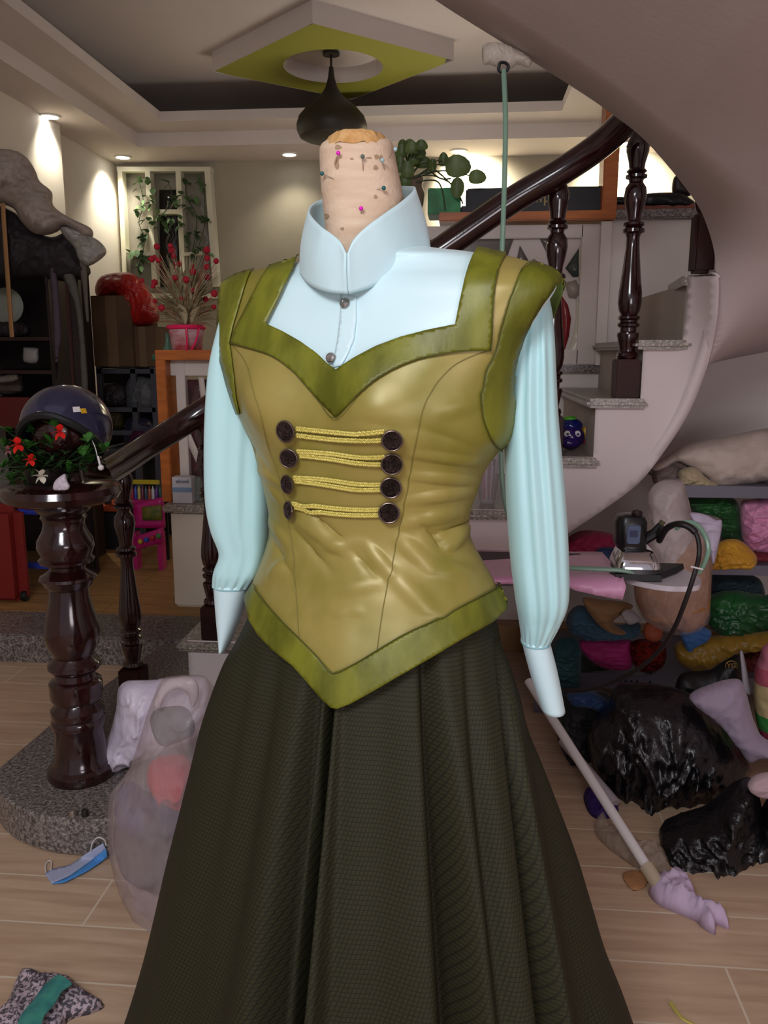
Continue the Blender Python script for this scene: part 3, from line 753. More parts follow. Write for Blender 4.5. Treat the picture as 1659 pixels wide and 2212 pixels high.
# resample both loops to the same count with matched angle
def resamp(L_, n):
    P = [Vector(p) for p in cr([tuple(at(*q)) for q in L_], 12)]; d = [0]
    for a, b in zip(P, P[1:]): d.append(d[-1] + (b - a).length)
    out = []
    for k in range(n):
        s = d[-1] * k / (n - 1); i = max(j for j in range(len(d)) if d[j] <= s + 1e-9); i = min(i, len(P) - 2)
        out.append(P[i].lerp(P[i + 1], (s - d[i]) / max(1e-9, d[i + 1] - d[i])))
    return out
nC = 121; A_ = resamp(cb, nC); B_ = resamp(ctp, nC); V = []; mC = 12
# top loop is longer near the notch: remap
for j in range(mC + 1):
    v_ = j / mC
    for i in range(nC):
        u = i / (nC - 1); p = A_[i].lerp(B_[i], v_)
        cc = Vector((c0.x, 1.2, p.z)); nrm = (p - cc); nrm.z = 0; nrm.normalize()
        p += nrm * (0.004 * math.sin(PI * v_)); V.append(p)
FS = [[j * nC + i, j * nC + i + 1, (j + 1) * nC + i + 1, (j + 1) * nC + i] for j in range(mC) for i in range(nC - 1)]
co = mk('collar', V, FS, m_blue, bl); md = co.modifiers.new('t', 'SOLIDIFY'); md.thickness = 0.003; md.offset = 0
MB().tube(A_, 0.0012, 6).obj('collar_seam', M('blue_seam', '8db9c2', 0.6), bl)
# placket and buttons
patch('placket', [(741, 634), (756, 640), (773, 645), (773, 690), (768, 735), (756, 765), (742, 792), (722, 796), (732, 740), (738, 690)], 0.0052, m_blue, bl, 6, 0.002)
m_sil = M('silver_button', 'c8c8c6', 0.2, metal=0.9, col2='98948e', cscale=120)
for (px, py), sx in (((751, 662), 1.0), ((722, 778), 1.15)):
    p, n_ = onT(px, py, 0.008); q = n_.to_track_quat('Z', 'Y').to_matrix().to_4x4()
    mb = MB().lathe([(0, 0), (.0062, 0), (.007, .0015), (.0062, .003), (.004, .0036), (.0035, .0028), (0, .0034)], (0, 0, 0), 24)
    mb.v = [Matrix.Translation(p) @ q @ v for v in mb.v]; mb.obj('button', m_sil, bl)
# sleeves
def sleeve(rows, Y, cuff, nm, seed, folds):
    R = rings([(*r, Y) if len(r) == 4 else r for r in rows], Y, 96, 8)
    m_ = len(R)
    for j, ring in enumerate(R):
        c = sum(ring, Vector()) / len(ring); v = j / (m_ - 1); amp = 0.10 * min(1, v * 3) * (1 - 0.2 * v)
        for i, p in enumerate(ring):
            a = 2 * PI * i / 96; s = 0
            for f in folds:   # angle, width, depth
                da = (a - f[0] - f[3] * v + PI) % (2 * PI) - PI; s += f[2] * math.exp(-(da / f[1]) ** 2)
            g = 0.05 * math.sin(17 * a + seed) * max(0, (v - 0.88) / 0.12)
            bl_ = 0.05 * noise.noise(Vector((a * 1.2, v * 5, seed))) * min(1, v * 4)
            pull = 1 + s * min(1, v * 4) * min(1, (1 - v) * 6 + .3) + g + bl_ * (1 - v) * 1.2
            if math.sin(a) < 0 or True:
                edge = abs(math.cos(a)) ** 6    # silhouettes stay as measured
                pull = 1 + (pull - 1) * (1 - 0.8 * edge)
            ring[i] = c + (p - c) * pull
    V, FS = ring_mesh(R); o = mk('sleeve', V, FS, m_blueS, bl)
    RC_ = rings([(*r, Y) for r in cuff], Y, 64, 8); V, FS = ring_mesh(RC_); o2 = mk('cuff', V, FS, m_blue, bl)
    md = o2.modifiers.new('t', 'SOLIDIFY'); md.thickness = 0.002
    for o_ in (o, o2):
        bm = bmesh.new(); bm.from_mesh(o_.data); bmesh.ops.recalc_face_normals(bm, faces=bm.faces); bm.to_mesh(o_.data); bm.free()
    MB().tube(RC_[1] + [RC_[1][0]], 0.0014, 6).obj('cuff_seam', MC['blue_seam'], bl)
SL = [(640, 492, 560, .03), (680, 478, 580, .045), (720, 467, 590, .05), (800, 450, 598, .052), (900, 442, 598, .054), (1000, 440, 592, .054), (1080, 443, 588, .054), (1140, 455, 585, .052), (1190, 473, 583, .05), (1230, 461, 575, .05), (1262, 459, 552, .04)]
sleeve(SL, 1.265, [(1256, 460, 550, .040), (1330, 466, 524, .034), (1400, 473, 497, .028)], 'l', 1.0, [(4.4, .25, -.12, .2), (5.3, .3, -.14, -.3), (3.7, .22, .05, .1)])
SR = [(640, 1140, 1186, .02), (680, 1118, 1194, .035), (740, 1105, 1199, .045), (800, 1096, 1202, .05), (900, 1089, 1207, .052), (1000, 1090, 1216, .054), (1100, 1094, 1224, .055), (1200, 1101, 1229, .055), (1290, 1112, 1229, .055), (1340, 1120, 1212, .045), (1388, 1127, 1186, .03)]
sleeve(SR, 1.16, [(1380, 1125, 1187, .031), (1450, 1143, 1205, .030), (1532, 1169, 1221, .028)], 'r', 4.0, [(4.3, .16, -.12, .12), (4.75, .22, -.16, .25), (5.3, .2, -.08, .1), (5.0, .12, .04, .1)])

# ---- skirt
m_sk = bpy.data.materials.new('dark_olive_jacquard'); m_sk.use_nodes = True
nt = m_sk.node_tree; N = nt.nodes; L = nt.links; b = N['Principled BSDF']; b.inputs['Roughness'].default_value = 0.62; b.inputs['Specular IOR Level'].default_value = 0.18
uvn = N.new('ShaderNodeUVMap'); uvn.uv_map = 'UVMap'; ck = N.new('ShaderNodeTexBrick'); ck.offset = 0; ck.inputs['Scale'].default_value = 1
ck.inputs['Brick Width'].default_value = 0.0062; ck.inputs['Row Height'].default_value = 0.0062; ck.inputs['Mortar Size'].default_value = 0.0010; ck.inputs['Mortar Smooth'].default_value = 0.6
L.new(uvn.outputs[0], ck.inputs['Vector'])
rp_ = N.new('ShaderNodeValToRGB'); rp_.color_ramp.elements[0].color = (*lin('302f1e'), 1); rp_.color_ramp.elements[1].color = (*lin('222218'), 1)
L.new(ck.outputs['Fac'], rp_.inputs[0]); L.new(rp_.outputs[0], b.inputs['Base Color'])
bp = N.new('ShaderNodeBump'); bp.inputs['Strength'].default_value = 0.3; bp.inputs['Distance'].default_value = 0.0015; bp.invert = True; L.new(ck.outputs['Fac'], bp.inputs['Height']); L.new(bp.outputs[0], b.inputs['Normal'])
VAL = [  # valleys: px at y=1500, px at y=2212, half width px, depth
    (706, 640, 15, .20), (668, 568, 26, .06), (560, 420, 46, .03), (940, 1000, 30, .065), (1030, 1095, 22, .02), (1105, 1195, 12, .075), (1160, 1300, 28, .025), (500, 350, 34, .02), (830, 815, 60, .012)]
j0 = 8 * 21; RS = []; n = NT * 3
def angle_px(px, cx, hw): return math.asin(max(-.999, min(.999, (px - cx) / hw)))
R2 = rings(TR[20:], Y0, 480, 8, PHI, bust)
ccs = []
for ring in R2:
    c = Vector((sum(v.x for v in ring) / 480, sum(v.y for v in ring) / 480, ring[0].z)); ps = [proj(v) for v in ring]
    xs = [q[0] for q in ps]; ym = sum(q[1] for q in ps) / 480; yl = ps[min(range(480), key=lambda i: ring[i].y)][1]
    new = []
    for v, (px, py) in zip(ring, ps):
        d = v - c; pull = 0.0; fr_ = v.y < c.y + .02
        t = max(0.0, min(1.35, (py - 1380) / 830))
        if fr_:
            for x1, x2, w_, dp in VAL:
                xx = x1 + (x2 - x1) * (py - 1500) / 712; ww = w_ * (0.55 + 0.6 * t)
                e = (px - xx) / ww; pull += dp * math.exp(-e * e) * (t ** .5)
                # lip next to the valley
                e2 = (px - xx - 2.1 * ww) / ww; pull -= dp * .25 * math.exp(-e2 * e2) * t
        else:
            a = math.atan2(d.y, d.x); pull = 0.03 * math.sin(a * 11) * t
        inn = 0.010
        L_ = math.hypot(d.x, d.y); k = (L_ - inn - pull) / L_
        new.append(c + Vector((d.x * k, d.y * k, 0)))
    RS.append(new)
V, FS = ring_mesh(RS)
sk = mk('skirt', V, FS, m_sk)
tag(sk, 'long flared dark olive skirt with a small woven check and deep folds', 'skirt')
bm = bmesh.new(); bm.from_mesh(sk.data); bmesh.ops.recalc_face_normals(bm, faces=bm.faces)
uvl = bm.loops.layers.uv.new('UVMap'); bm.verts.ensure_lookup_table()
arc = []
for r in RS:
    s = [0]
    for a, b_ in zip(r, r[1:]): s.append(s[-1] + (b_ - a).length)
    arc.append(s)
for f in bm.faces:
    ii = [l.vert.index % 480 for l in f.loops]; wrap = max(ii) - min(ii) > 100
    for l in f.loops:
        r_i, k = divmod(l.vert.index, 480); tt = k
        u = (k if not (wrap and k == 0) else 480) / 480 * 2.2
        l[uvl].uv = (u * (0.75 + 0.25 * r_i / len(RS)), l.vert.co.z * 1.05)
bm.to_mesh(sk.data); bm.free()
sk.modifiers.new('t', 'SOLIDIFY').thickness = 0.002

# ---- bodice
bd = thing('bodice', 'gold green taffeta bodice with olive borders, braid rows and metal buttons', 'bodice', (ax.x, Y0, 0.8))
neck_in = [Z1(*p) for p in ((365, 640), (330, 720), (280, 830), (222, 948), (300, 985), (380, 1030), (450, 1080), (500, 1125), (545, 1155), (620, 1110), (720, 1055), (830, 1010), (950, 975), (1072, 945), (1095, 850), (1120, 750), (1150, 650), (1172, 606))]
neck_out = [Z1(*p) for p in ((1300, 636), (1268, 720), (1250, 800), (1237, 900), (1227, 980), (1217, 1055), (1100, 1065), (1000, 1085), (900, 1112), (800, 1155), (720, 1205), (660, 1255), (549, 1356), (470, 1290), (400, 1222), (340, 1162), (250, 1102), (150, 1062), (65, 1030), (90, 960), (130, 880), (180, 780), (234, 684))]
hem_up = [Z3(*p) for p in ((278, 838), (290, 862), (340, 930), (400, 1000), (470, 1070), (540, 1140), (604, 1212), (690, 1176), (780, 1122), (900, 1048), (1030, 985), (1150, 918), (1290, 846), (1312, 838))]
hem_lo = [Z3(*p) for p in ((1322, 928), (1245, 1000), (1130, 1066), (1000, 1150), (880, 1222), (760, 1294), (680, 1340), (625, 1362), (600, 1358), (560, 1322), (500, 1250), (440, 1182), (360, 1120), (300, 1060), (262, 1000), (240, 900))]
hl_s = sorted(hem_lo)
def hem_y(px):
    for a, b_ in zip(hl_s, hl_s[1:]):
        if a[0] <= px <= b_[0]: return a[1] + (b_[1] - a[1]) * (px - a[0]) / max(1e-6, b_[0] - a[0])
    return 1300
capL_out = [Z1(*p) for p in ((148, 706), (18, 758), (8, 850), (2, 950), (2, 1010), (15, 1080), (35, 1150), (52, 1215), (80, 1300), (96, 1340))]
capL_in = [Z1(*p) for p in ((110, 1340), (95, 1270), (85, 1180), (72, 1090), (62, 1025), (78, 950), (95, 890), (118, 810))]
capR_in = [Z1(*p) for p in ((1432, 676), (1370, 722), (1325, 800), (1292, 880), (1262, 960), (1242, 1040), (1222, 1090), (1192, 1150), (1178, 1230))] + [Z3(*p) for p in ((1203, 20), (1203, 70), (1214, 130), (1238, 190), (1272, 232), (1296, 246))]
capR_out = [Z3(*p) for p in ((1332, 222), (1336, 130), (1338, 60))] + [Z1(*p) for p in ((1305, 1230), (1312, 1130), (1332, 1060), (1360, 980), (1400, 900), (1450, 825), (1500, 762), (1545, 742), (1574, 740), (1500, 702))]
lo_lim = {}
outl = neck_in[::-1]   # used to cut the neckline from the shell
arm_cut = [(1215, 640), (1190, 617), (1162, 652), (1138, 686), (1121, 722), (1110, 800), (1102, 880), (1096, 960), (1300, 960), (1300, 640)]
V = []; shells = [v + n_ * 0.008 for v, n_ in zip(TV, TN)]
keep = []
for f in TF:
    c = sum((TV[i] for i in f), Vector()) / 4; nn = TN[f[0]]; px, py = proj(c)
    if nn.dot(CP - c) > 0:
        ok = py < hem_y(px) - 10 and py > 545 and not any(inside(neck_in, px + a, py + b_) for a, b_ in ((0, 0), (6, 0), (-6, 0), (0, 6), (0, -6)))
        if px > 1150 and py < 578 + (px - 1150) * .43 + 8: ok = False
        if px > 1186: ok = False
        if 640 < px < 1040 and py < 700 and inside([neck_in[0], neck_in[3], neck_in[13], neck_in[-1], (1040, 400), (650, 400)], px, py): ok = False
        if any(inside(arm_cut, px + a, py) for a in (0, 7)): ok = False
        if px < 1040 and py < 575 and px > 660: ok = False
    else:
        ok = 0.868 < c.z < 1.30
        if 1.12 < c.z and px > 1098: ok = False
    if ok: keep.append(f)
used = sorted({i for f in keep for i in f}); mp_ = {i: k for k, i in enumerate(used)}
o = mk('shell', [shells[i] for i in used], [[mp_[i] for i in f] for f in keep], m_gold, bd)
o.modifiers.new('t', 'SOLIDIFY').thickness = 0.002
patch('neck_border', neck_in + neck_out, 0.0115, m_olive, bd, 7)
patch('hem_border', hem_up + hem_lo, 0.0125, m_olive, bd, 7, 0.002)
patch('shoulder_cap', capL_out + capL_in, 0.0115, m_olive, bd, 7)
patch('shoulder_cap', capR_in + capR_out, 0.0115, m_olive, bd, 7)
sheet('cap_lining', [(1219, 609), (1212, 640), (1192, 694), (1170, 662), (1160, 640), (1184, 612), (1200, 603)], lambda x, y: 1.235 - 0.06 * max(0, (x - 1175) / 45), 0.0015, M('olive_lining', '4d5a24', 0.6), bd, 6)
SEAMS = [
    [Z1(1217, 1056), Z1(1150, 1080), Z1(1060, 1130), Z1(990, 1200), Z1(950, 1260), Z3(985, 50), Z3(960, 120), Z3(935, 250), Z3(915, 380), Z3(895, 500), Z3(870, 640), Z3(845, 760), Z3(810, 940), Z3(785, 1115)],
    [Z1(66, 1034), Z1(110, 1090), Z1(140, 1150), Z1(165, 1250), Z3(300, 100), Z3(330, 220), Z3(370, 340), Z3(405, 470), Z3(425, 600), Z3(440, 720), Z3(450, 860), Z3(462, 1060)]]
for s in SEAMS: onTline('princess_seam', s, 0.0086, 0.0007, m_seam, bd)
onTline('neck_stitching', neck_out[5:19], 0.0126, 0.0006, m_seam2, bd)
onTline('hem_stitching', hem_up[1:-1], 0.0138, 0.0009, m_seam2, bd, sub=6)
onTline('cap_stitching', capR_in, 0.0125, 0.0006, m_seam2, bd)
onTline('strap_stitching', [neck_out[5], neck_out[4], neck_out[3], neck_out[2], neck_out[1]], 0.0128, 0.0007, m_seam2, bd)
# buttons
m_bz = M('antique_button_metal', '4a3a36', 0.35, metal=0.75, col2='2e2422', cscale=90, bump=0.8, bscale=350); m_bzr = M('antique_button_rim', '6a5c56', 0.3, metal=0.85)
BT = [(626, 923, 24, -25), (636, 979, 21.5, -10), (636, 1038, 20.5, -32), (640, 1095, 20, -42), (848, 940, 23.5, 0), (848, 988, 24, 0), (847, 1043, 23.5, 0), (844, 1098, 23.5, 0)]
for px, py, r, tilt in BT:
    p, n_ = onT(px, py, 0.0155); R_ = r / F * (p - CP).dot(fw)
    nn = (n_ * 0.6 + (CP - p).normalized() * 0.8).normalized(); nn = Matrix.Rotation(math.radians(tilt), 3, 'Z') @ nn if tilt else nn
    q = Matrix.Translation(p) @ nn.to_track_quat('Z', 'Y').to_matrix().to_4x4()
    mb = MB().lathe([(0, -.004), (R_ * .5, -.004), (R_ * .9, -.001), (R_ * .84, .001), (R_ * .80, .0005), (R_ * .5, .0022), (0, .0032)], (0, 0, 0), 32)
    for k in range(7):   # embossed crest: small raised leaves round a boss
        a = 2 * PI * k / 7; mb.ball((R_ * .42 * math.cos(a), R_ * .42 * math.sin(a), .0024), R_ * .15, 1, 1, .6, 5)
    mb.ball((0, 0, .003), R_ * .2, 1, 1, .6, 6)
    mb.v = [q @ v for v in mb.v]; bo = mb.obj('button', m_bz, bd)
    rb = MB(); rb.tube([(R_ * .92 * math.cos(2 * PI * k / 40), R_ * .92 * math.sin(2 * PI * k / 40), .0006) for k in range(41)], R_ * .075, 8)
    for k in range(44):
        a = 2 * PI * k / 44; rb.ball((R_ * math.cos(a), R_ * math.sin(a), 0), R_ * .05, n=4)
    rb.v = [q @ v for v in rb.v]; rb.obj('rim', m_bzr, bo)
# braids
m_br = M('metallic_gold_braid', 'd2c468', 0.35, metal=0.25, bump=0.3, bscale=400)
BR = [((440, 250), (600, 265), (780, 280), (1000, 290), (1215, 280)), ((440, 303), (600, 325), (800, 345), (1000, 345), (1215, 335)), ((455, 438), (600, 455), (800, 475), (1000, 490), (1215, 475)), ((480, 482), (700, 515), (900, 540), (1040, 548), (1200, 545)),
      ((440, 683), (640, 700), (850, 725), (1000, 740), (1205, 738)), ((450, 715), (650, 745), (850, 775), (1000, 790), (1205, 785)), ((430, 918), (600, 935), (800, 960), (1000, 970), (1190, 965)), ((450, 950), (620, 985), (800, 1010), (1000, 1020), (1190, 1015))]
for bpts in BR:
    C_ = cr([Z2(*q) for q in bpts], 30); pts = [onT(c[0], c[1], 0.0125) for c in C_]; mb = MB()
    P = [q[0] for q in pts]; s = 0; S = [0]
    for a, b_ in zip(P, P[1:]): s += (b_ - a).length; S.append(s)
    for ph in range(3):
        L_ = []
        for i, (p, n_) in enumerate(pts):
            tdir = (P[min(i + 1, len(P) - 1)] - P[max(0, i - 1)]).normalized(); sd_ = n_.cross(tdir).normalized()
            a = S[i] / 0.0095 * 2 * PI + ph * 2 * PI / 3
            L_.append(p + sd_ * (0.0023 * math.sin(a)) + n_ * (0.0009 * math.sin(2 * a)))
        mb.tube(L_, 0.00145, 6, 0.85)
    mb.obj('gold_braid', m_br, bd)
# ================================================================ LEFT SIDE
m_leaf = M('azalea_leaf', '3f7a2c', 0.4, col2='274d1c', cscale=30, sss=0.1)
m_leafd = M('dark_leaf', '1f3318', 0.5, col2='2b4a22', cscale=40)
def leaf(mb, base, dirv, ln, wd, droop=0.3, seg=5, curl=0.25):
    d = Vector(dirv).normalized(); s = d.cross(Vector((0, 0, 1)))
    s = s.normalized() if s.length > 1e-3 else Vector((1, 0, 0)); u = s.cross(d)
    vs = []; fs = []
    for i in range(seg + 1):
        t = i / seg; w_ = wd * math.sin(PI * min(1, t * 0.94 + 0.05)) ** .8; c = Vector(base) + d * ln * t - Vector((0, 0, 1)) * droop * ln * t * t
        vs += [c - s * w_ + u * w_ * curl, c, c + s * w_ + u * w_ * curl]
    n = len(vs)
    for i in range(seg):
        a = i * 3; fs += [[a, a + 1, a + 4, a + 3], [a + 1, a + 2, a + 5, a + 4]]
    mb.add(vs, fs)
# potted azaleas on the newel disc
c = Vector((xn, YN, zdt))
pot = thing('potted_azalea', 'potted azalea with red blooms and one white bloom on the newel disc', 'plant', c)
MB().lathe([(0.05, 0), (0.062, 0.03), (0.066, 0.04), (0.06, 0.042), (0, 0.036)], c + Vector((-0.02, -0.02, 0)), 28).obj('pot', M('dark_pot', '1d1613', 0.4), pot)
mb = MB(); md_ = MB(); rnd = random.Random(3)
tips = [(120, 925), (60, 970), (95, 965), (150, 930), (180, 985), (215, 985), (20, 935), (40, 1000), (80, 1010), (130, 990), (10, 965), (160, 960), (195, 1000), (70, 935), (105, 1000), (25, 1040), (190, 955), (150, 1020), (60, 1040), (5, 1010), (110, 960), (170, 1020), (225, 975)]
for i, (px, py) in enumerate(tips):
    q = at(px, py, YN + rnd.uniform(-0.10, 0.07))
    md_.tube([c + Vector((0, 0, .04)), (c + q) / 2 + Vector((0, 0, .02)), q], 0.0016, 5)
    for k in range(9):
        a = rnd.uniform(0, 2 * PI); leaf(mb, q, (math.cos(a), math.sin(a), rnd.uniform(0.3, 1.8)), rnd.uniform(.028, .048), rnd.uniform(.006, .009), 0.2)
for k in range(380):
    a = rnd.uniform(0, 2 * PI); r = rnd.uniform(0.02, 0.115); q = c + Vector((-0.02 + r * math.cos(a) * 1.05, r * math.sin(a), rnd.uniform(0.02, 0.10)))
    a = rnd.uniform(0, 2 * PI); leaf(md_, q, (math.cos(a), math.sin(a), rnd.uniform(-.3, 1.2)), rnd.uniform(.02, .04), rnd.uniform(.004, .008), 0.3, 4)
mb.obj('bright_leaves', m_leaf, pot, False)['label'] = 'bright green young leaves'
md_.obj('dark_foliage', m_leafd, pot, False)
m_redf = M('red_petal', 'd8261e', 0.5); m_whf = M('white_petal', 'd8d2c0', 0.5); m_pkf = M('dusty_pink_petal', '8a5a5c', 0.5)
for (px, py), mt, r in (((129, 932), m_redf, .020), ((38, 960), m_redf, .020), ((66, 992), m_redf, .017), ((89, 1027), m_whf, .019), ((17, 972), m_pkf, .012)):
    q = at(px, py, YN - 0.12); f_ = MB()
    for k in range(6):
        a = 2 * PI * k / 6 + px; leaf(f_, q, (math.cos(a), -0.45, math.sin(a)), r * 1.15, r * .42, 0.05, 4, .2)
    for k in range(4): f_.tube([q, q + Vector((.004 * math.cos(k * 1.6), -.012, .004 * math.sin(k * 1.6)))], .0006, 5)
    f_.obj('bloom', mt, pot, False)
t = puff('tissue', [(114, 1052), (118, 1040), (128, 1030), (141, 1024), (146, 1040), (151, 1050), (146, 1058), (130, 1060), (117, 1059)], YN - 0.125, 0.012, M('white_tissue', 'c9bec8', 0.8), sc=40, amp=.006)
tag(t, 'crumpled white tissue at the front of the newel disc', 'tissue')
# earphones
t = thing('earphones', 'white earphone bud hanging on its cord from the azalea by the rail', 'earphones', at(215, 1008, YN - 0.08))
m_wpl = M('white_plastic', 'd6d0d0', 0.35)
tubepx('cord', [(192, 938, YN - .08), (205, 965, YN - .09), (211, 990, YN - .09), (214, 1002, YN - .09)], 0.0011, m_wpl, t)
MB().tube([at(212, 985, YN - .09), at(216, 1006, YN - .09)], 0.0024, 8).obj('stem', m_wpl, t)
MB().ball(at(218, 1010, YN - .095), 0.0072, n=10).obj('bud', m_wpl, t)
# helmet on the ball finial
hc_ = at(128, 925, YN + 0.03); hx, hy, hz = xn + .006, YN + 0.04, bc.z + 0.005
t = thing('helmet', 'dark blue open face helmet resting over the newel ball', 'helmet', (hx, hy, hz))
V = []; FS = []; nA = 56; nB = 20; R0 = 0.110
for j in range(nB + 1):
    ph = j / nB
    for i in range(nA):
        a = 2 * PI * i / nA; front = max(0, -math.sin(a)); low = -0.60 + 0.95 * front ** 1.2     # lower edge rises over the face opening
        el = math.radians(90) * (1 - ph) + ph * math.asin(max(-.9, min(.9, low)))
        V.append((hx + R0 * 1.0 * math.cos(el) * math.cos(a), hy + R0 * 1.1 * math.cos(el) * math.sin(a), hz + R0 * 0.98 * math.sin(el)))
for j in range(nB):
    for i in range(nA): FS.append([j * nA + i, (j + 1) * nA + i, (j + 1) * nA + (i + 1) % nA, j * nA + (i + 1) % nA])
m_hel = M('helmet_paint', '23243f', 0.18, coat=.7); m_blk = M('black_rubber', '141416', 0.5)
hs = mk('helmet_shell', V, FS, m_hel, t); s_ = hs.modifiers.new('t', 'SOLIDIFY'); s_.thickness = .012; s_.offset = -1
MB().tube([V[nB * nA + i % nA] for i in range(nA + 1)], 0.010, 8).obj('edge_trim', m_blk, t)
def onH(ax_, el): return Vector((hx + R0 * 1.01 * math.cos(el) * math.cos(ax_), hy + R0 * 1.11 * math.cos(el) * math.sin(ax_), hz + R0 * .99 * math.sin(el)))
for a0, a1, e0, e1, mt in ((math.radians(-100), math.radians(-90), .40, .45, m_wpl), (math.radians(-52), math.radians(-42), .42, .55, m_wpl), (math.radians(-42), math.radians(-34), .38, .5, M('yellow_sticker', 'c89a20', .4)), (math.radians(-158), math.radians(-150), .3, .36, M('red_sticker', 'c0362c', .4))):
    VV = [onH(a0 + (a1 - a0) * i / 4, e0 + (e1 - e0) * j / 3) for j in range(4) for i in range(5)]
    mk('sticker', VV, [[j * 5 + i, j * 5 + i + 1, (j + 1) * 5 + i + 1, (j + 1) * 5 + i] for j in range(3) for i in range(4)], mt, t)
# things at the plinth edge
for (px, py), mt, lab, h in (((158, 1764), M('brushed_steel', 'a8a298', .3, metal=.8), 'small silver metal nut on the edge of the granite step', .018), ((184, 1762), M('dark_steel', '3a3634', .35, metal=.6), 'small dark metal nut beside the silver one on the granite step', .016)):
    q = atz(px, py, zp); o = MB().lathe([(0, 0), (.0085, 0), (.009, .002), (.0085, h - .003), (.0075, h), (.003, h), (0, h - .002)], q, 20).obj('metal_nut', mt); tag(o, lab, 'metal nut')

# face mask on the floor
t = thing('face_mask', 'folded blue and white face mask with ear loops on the floor tiles', 'mask', atz(165, 1870, 0))
Ym = lambda x, y: min(atz(x, y, 0.004).y, atz(min(235, x), 1848, 0).y - .02 - (0.0 if y > 1840 else 0.0))
sheet('blue_layer', [(112, 1909), (150, 1892), (195, 1860), (229, 1834), (232, 1852), (190, 1880), (140, 1905)], lambda x, y: Ym(x, y) - .004, .002, M('mask_blue', '4a8fd4', .7), t, 5)
sheet('white_layer', [(97, 1886), (110, 1877), (150, 1868), (190, 1842), (222, 1822), (229, 1836), (190, 1868), (145, 1894), (112, 1908)], Ym, .003, M('mask_white', 'a8b0cc', .7), t, 5)
for L_ in ([(99, 1884), (98, 1870), (104, 1860), (111, 1862), (110, 1878)], [(196, 1838), (200, 1820), (212, 1809), (226, 1815), (229, 1826)]):
    MB().tube([Vector(q) for q in cr([tuple(at(a, b, Ym(a, b) - .003)) for a, b in L_], 8)], .0016, 6).obj('ear_loop', m_wpl, t)
# speckled cloth with teal ribbon, bottom left
t = thing('speckled_cloth', 'crumpled speckled white and purple cloth scrap lying on the floor', 'cloth', atz(110, 2160, 0))
m_spk = M('speckled_print', '4f4a52', .7, col2='b8a6ae', cscale=150, detail=2, contrast=(.45, .55), bump=.4, bscale=80)
floor_cloth('cloth', [(50, 2102), (100, 2110), (150, 2118), (190, 2150), (226, 2172), (200, 2190), (150, 2205), (120, 2240), (0, 2260), (-20, 2215), (15, 2170), (30, 2130)], 0, .03, m_spk, t, amp=.012, sc=22)
rb = thing('teal_ribbon', 'teal satin ribbon across the speckled cloth', 'ribbon', atz(90, 2170, .03))
P = [atz(x, y, .045) for x, y in ((140, 2116), (115, 2135), (95, 2165), (70, 2195), (60, 2235))]
MB().tube([Vector(q) for q in cr([tuple(q) for q in P], 8)], .022, 10, .22).obj('ribbon_band', M('teal_satin', '2e6c74', .3, col2='4fa08c', cscale=20), rb)

# plastic bags
m_wbag = M('white_plastic_bag', 'd8cbe0', 0.35, bump=.8, bscale=22, bstretch=(1, 1, .5), col2='e2d8e8', cscale=8)
m_tbag = M('translucent_bag', 'd6c6c8', 0.3, alpha=0.42, col2='c4b4b8', cscale=9, bump=.6, bscale=18, bstretch=(1.5, 1.5, .4))
t = puff('plastic_bag', [(262, 1478), (330, 1470), (400, 1463), (450, 1468), (455, 1560), (400, 1600), (330, 1630), (282, 1648), (245, 1663), (225, 1655), (209, 1645), (213, 1625), (235, 1590), (250, 1535)], 2.05, .09, m_wbag, amp=.03, sc=12, st=(1, 1, .5))
tag(t, 'full white plastic bag leaning beside the newel post', 'bag')
t = thing('plastic_bag', 'tall translucent carrier bag stuffed with scraps left of the skirt', 'bag', atz(330, 1990, 0))
outb = [(345, 1475), (360, 1468), (400, 1462), (450, 1470), (470, 1520), (470, 1700), (450, 1900), (420, 2000), (380, 2012), (310, 2003), (270, 1960), (242, 1880), (232, 1800), (238, 1720), (262, 1690), (280, 1660), (300, 1600), (322, 1530)]
YB1 = 1.62
puff('bag_film', outb, YB1, .14, m_tbag, t, amp=.02, sc=14, st=(1, 1, .4))
puff('red_scraps', [(330, 1650), (390, 1640), (420, 1670), (400, 1730), (350, 1725), (318, 1690)], YB1, .085, M('red_scrap', 'e0343c', .6), t)
puff('purple_scraps', [(252, 1715), (285, 1695), (330, 1720), (420, 1730), (420, 1790), (300, 1800), (252, 1770)], YB1, .07, M('purple_scrap', '43307a', .6, col2='2c2440', cscale=12), t)
puff('grey_scraps', [(250, 1785), (320, 1780), (430, 1790), (420, 1900), (330, 1910), (272, 1895), (250, 1850)], YB1, .085, M('grey_brown_scrap', '3e3436', .8, col2='5a4a48', cscale=20, cstretch=(1, 1, 4), bump=.6, bscale=40, bstretch=(1, 1, 4)), t)
puff('pale_scraps', [(275, 1905), (330, 1912), (420, 1905), (400, 1985), (330, 1990), (292, 1960)], YB1, .075, M('pale_scrap', 'b59d96', .9, bump=.8, bscale=60), t)
puff('grey_scraps', [(330, 1540), (400, 1530), (420, 1580), (360, 1606), (332, 1590)], YB1, .05, M('blue_grey_scrap', '6c7278', .7), t)
puff('handle_loop', [(352, 1476), (380, 1464), (420, 1466), (430, 1500), (415, 1530), (405, 1500), (385, 1488), (362, 1500), (345, 1530), (330, 1520)], YB1 - .08, .012, m_tbag, t, amp=.004)

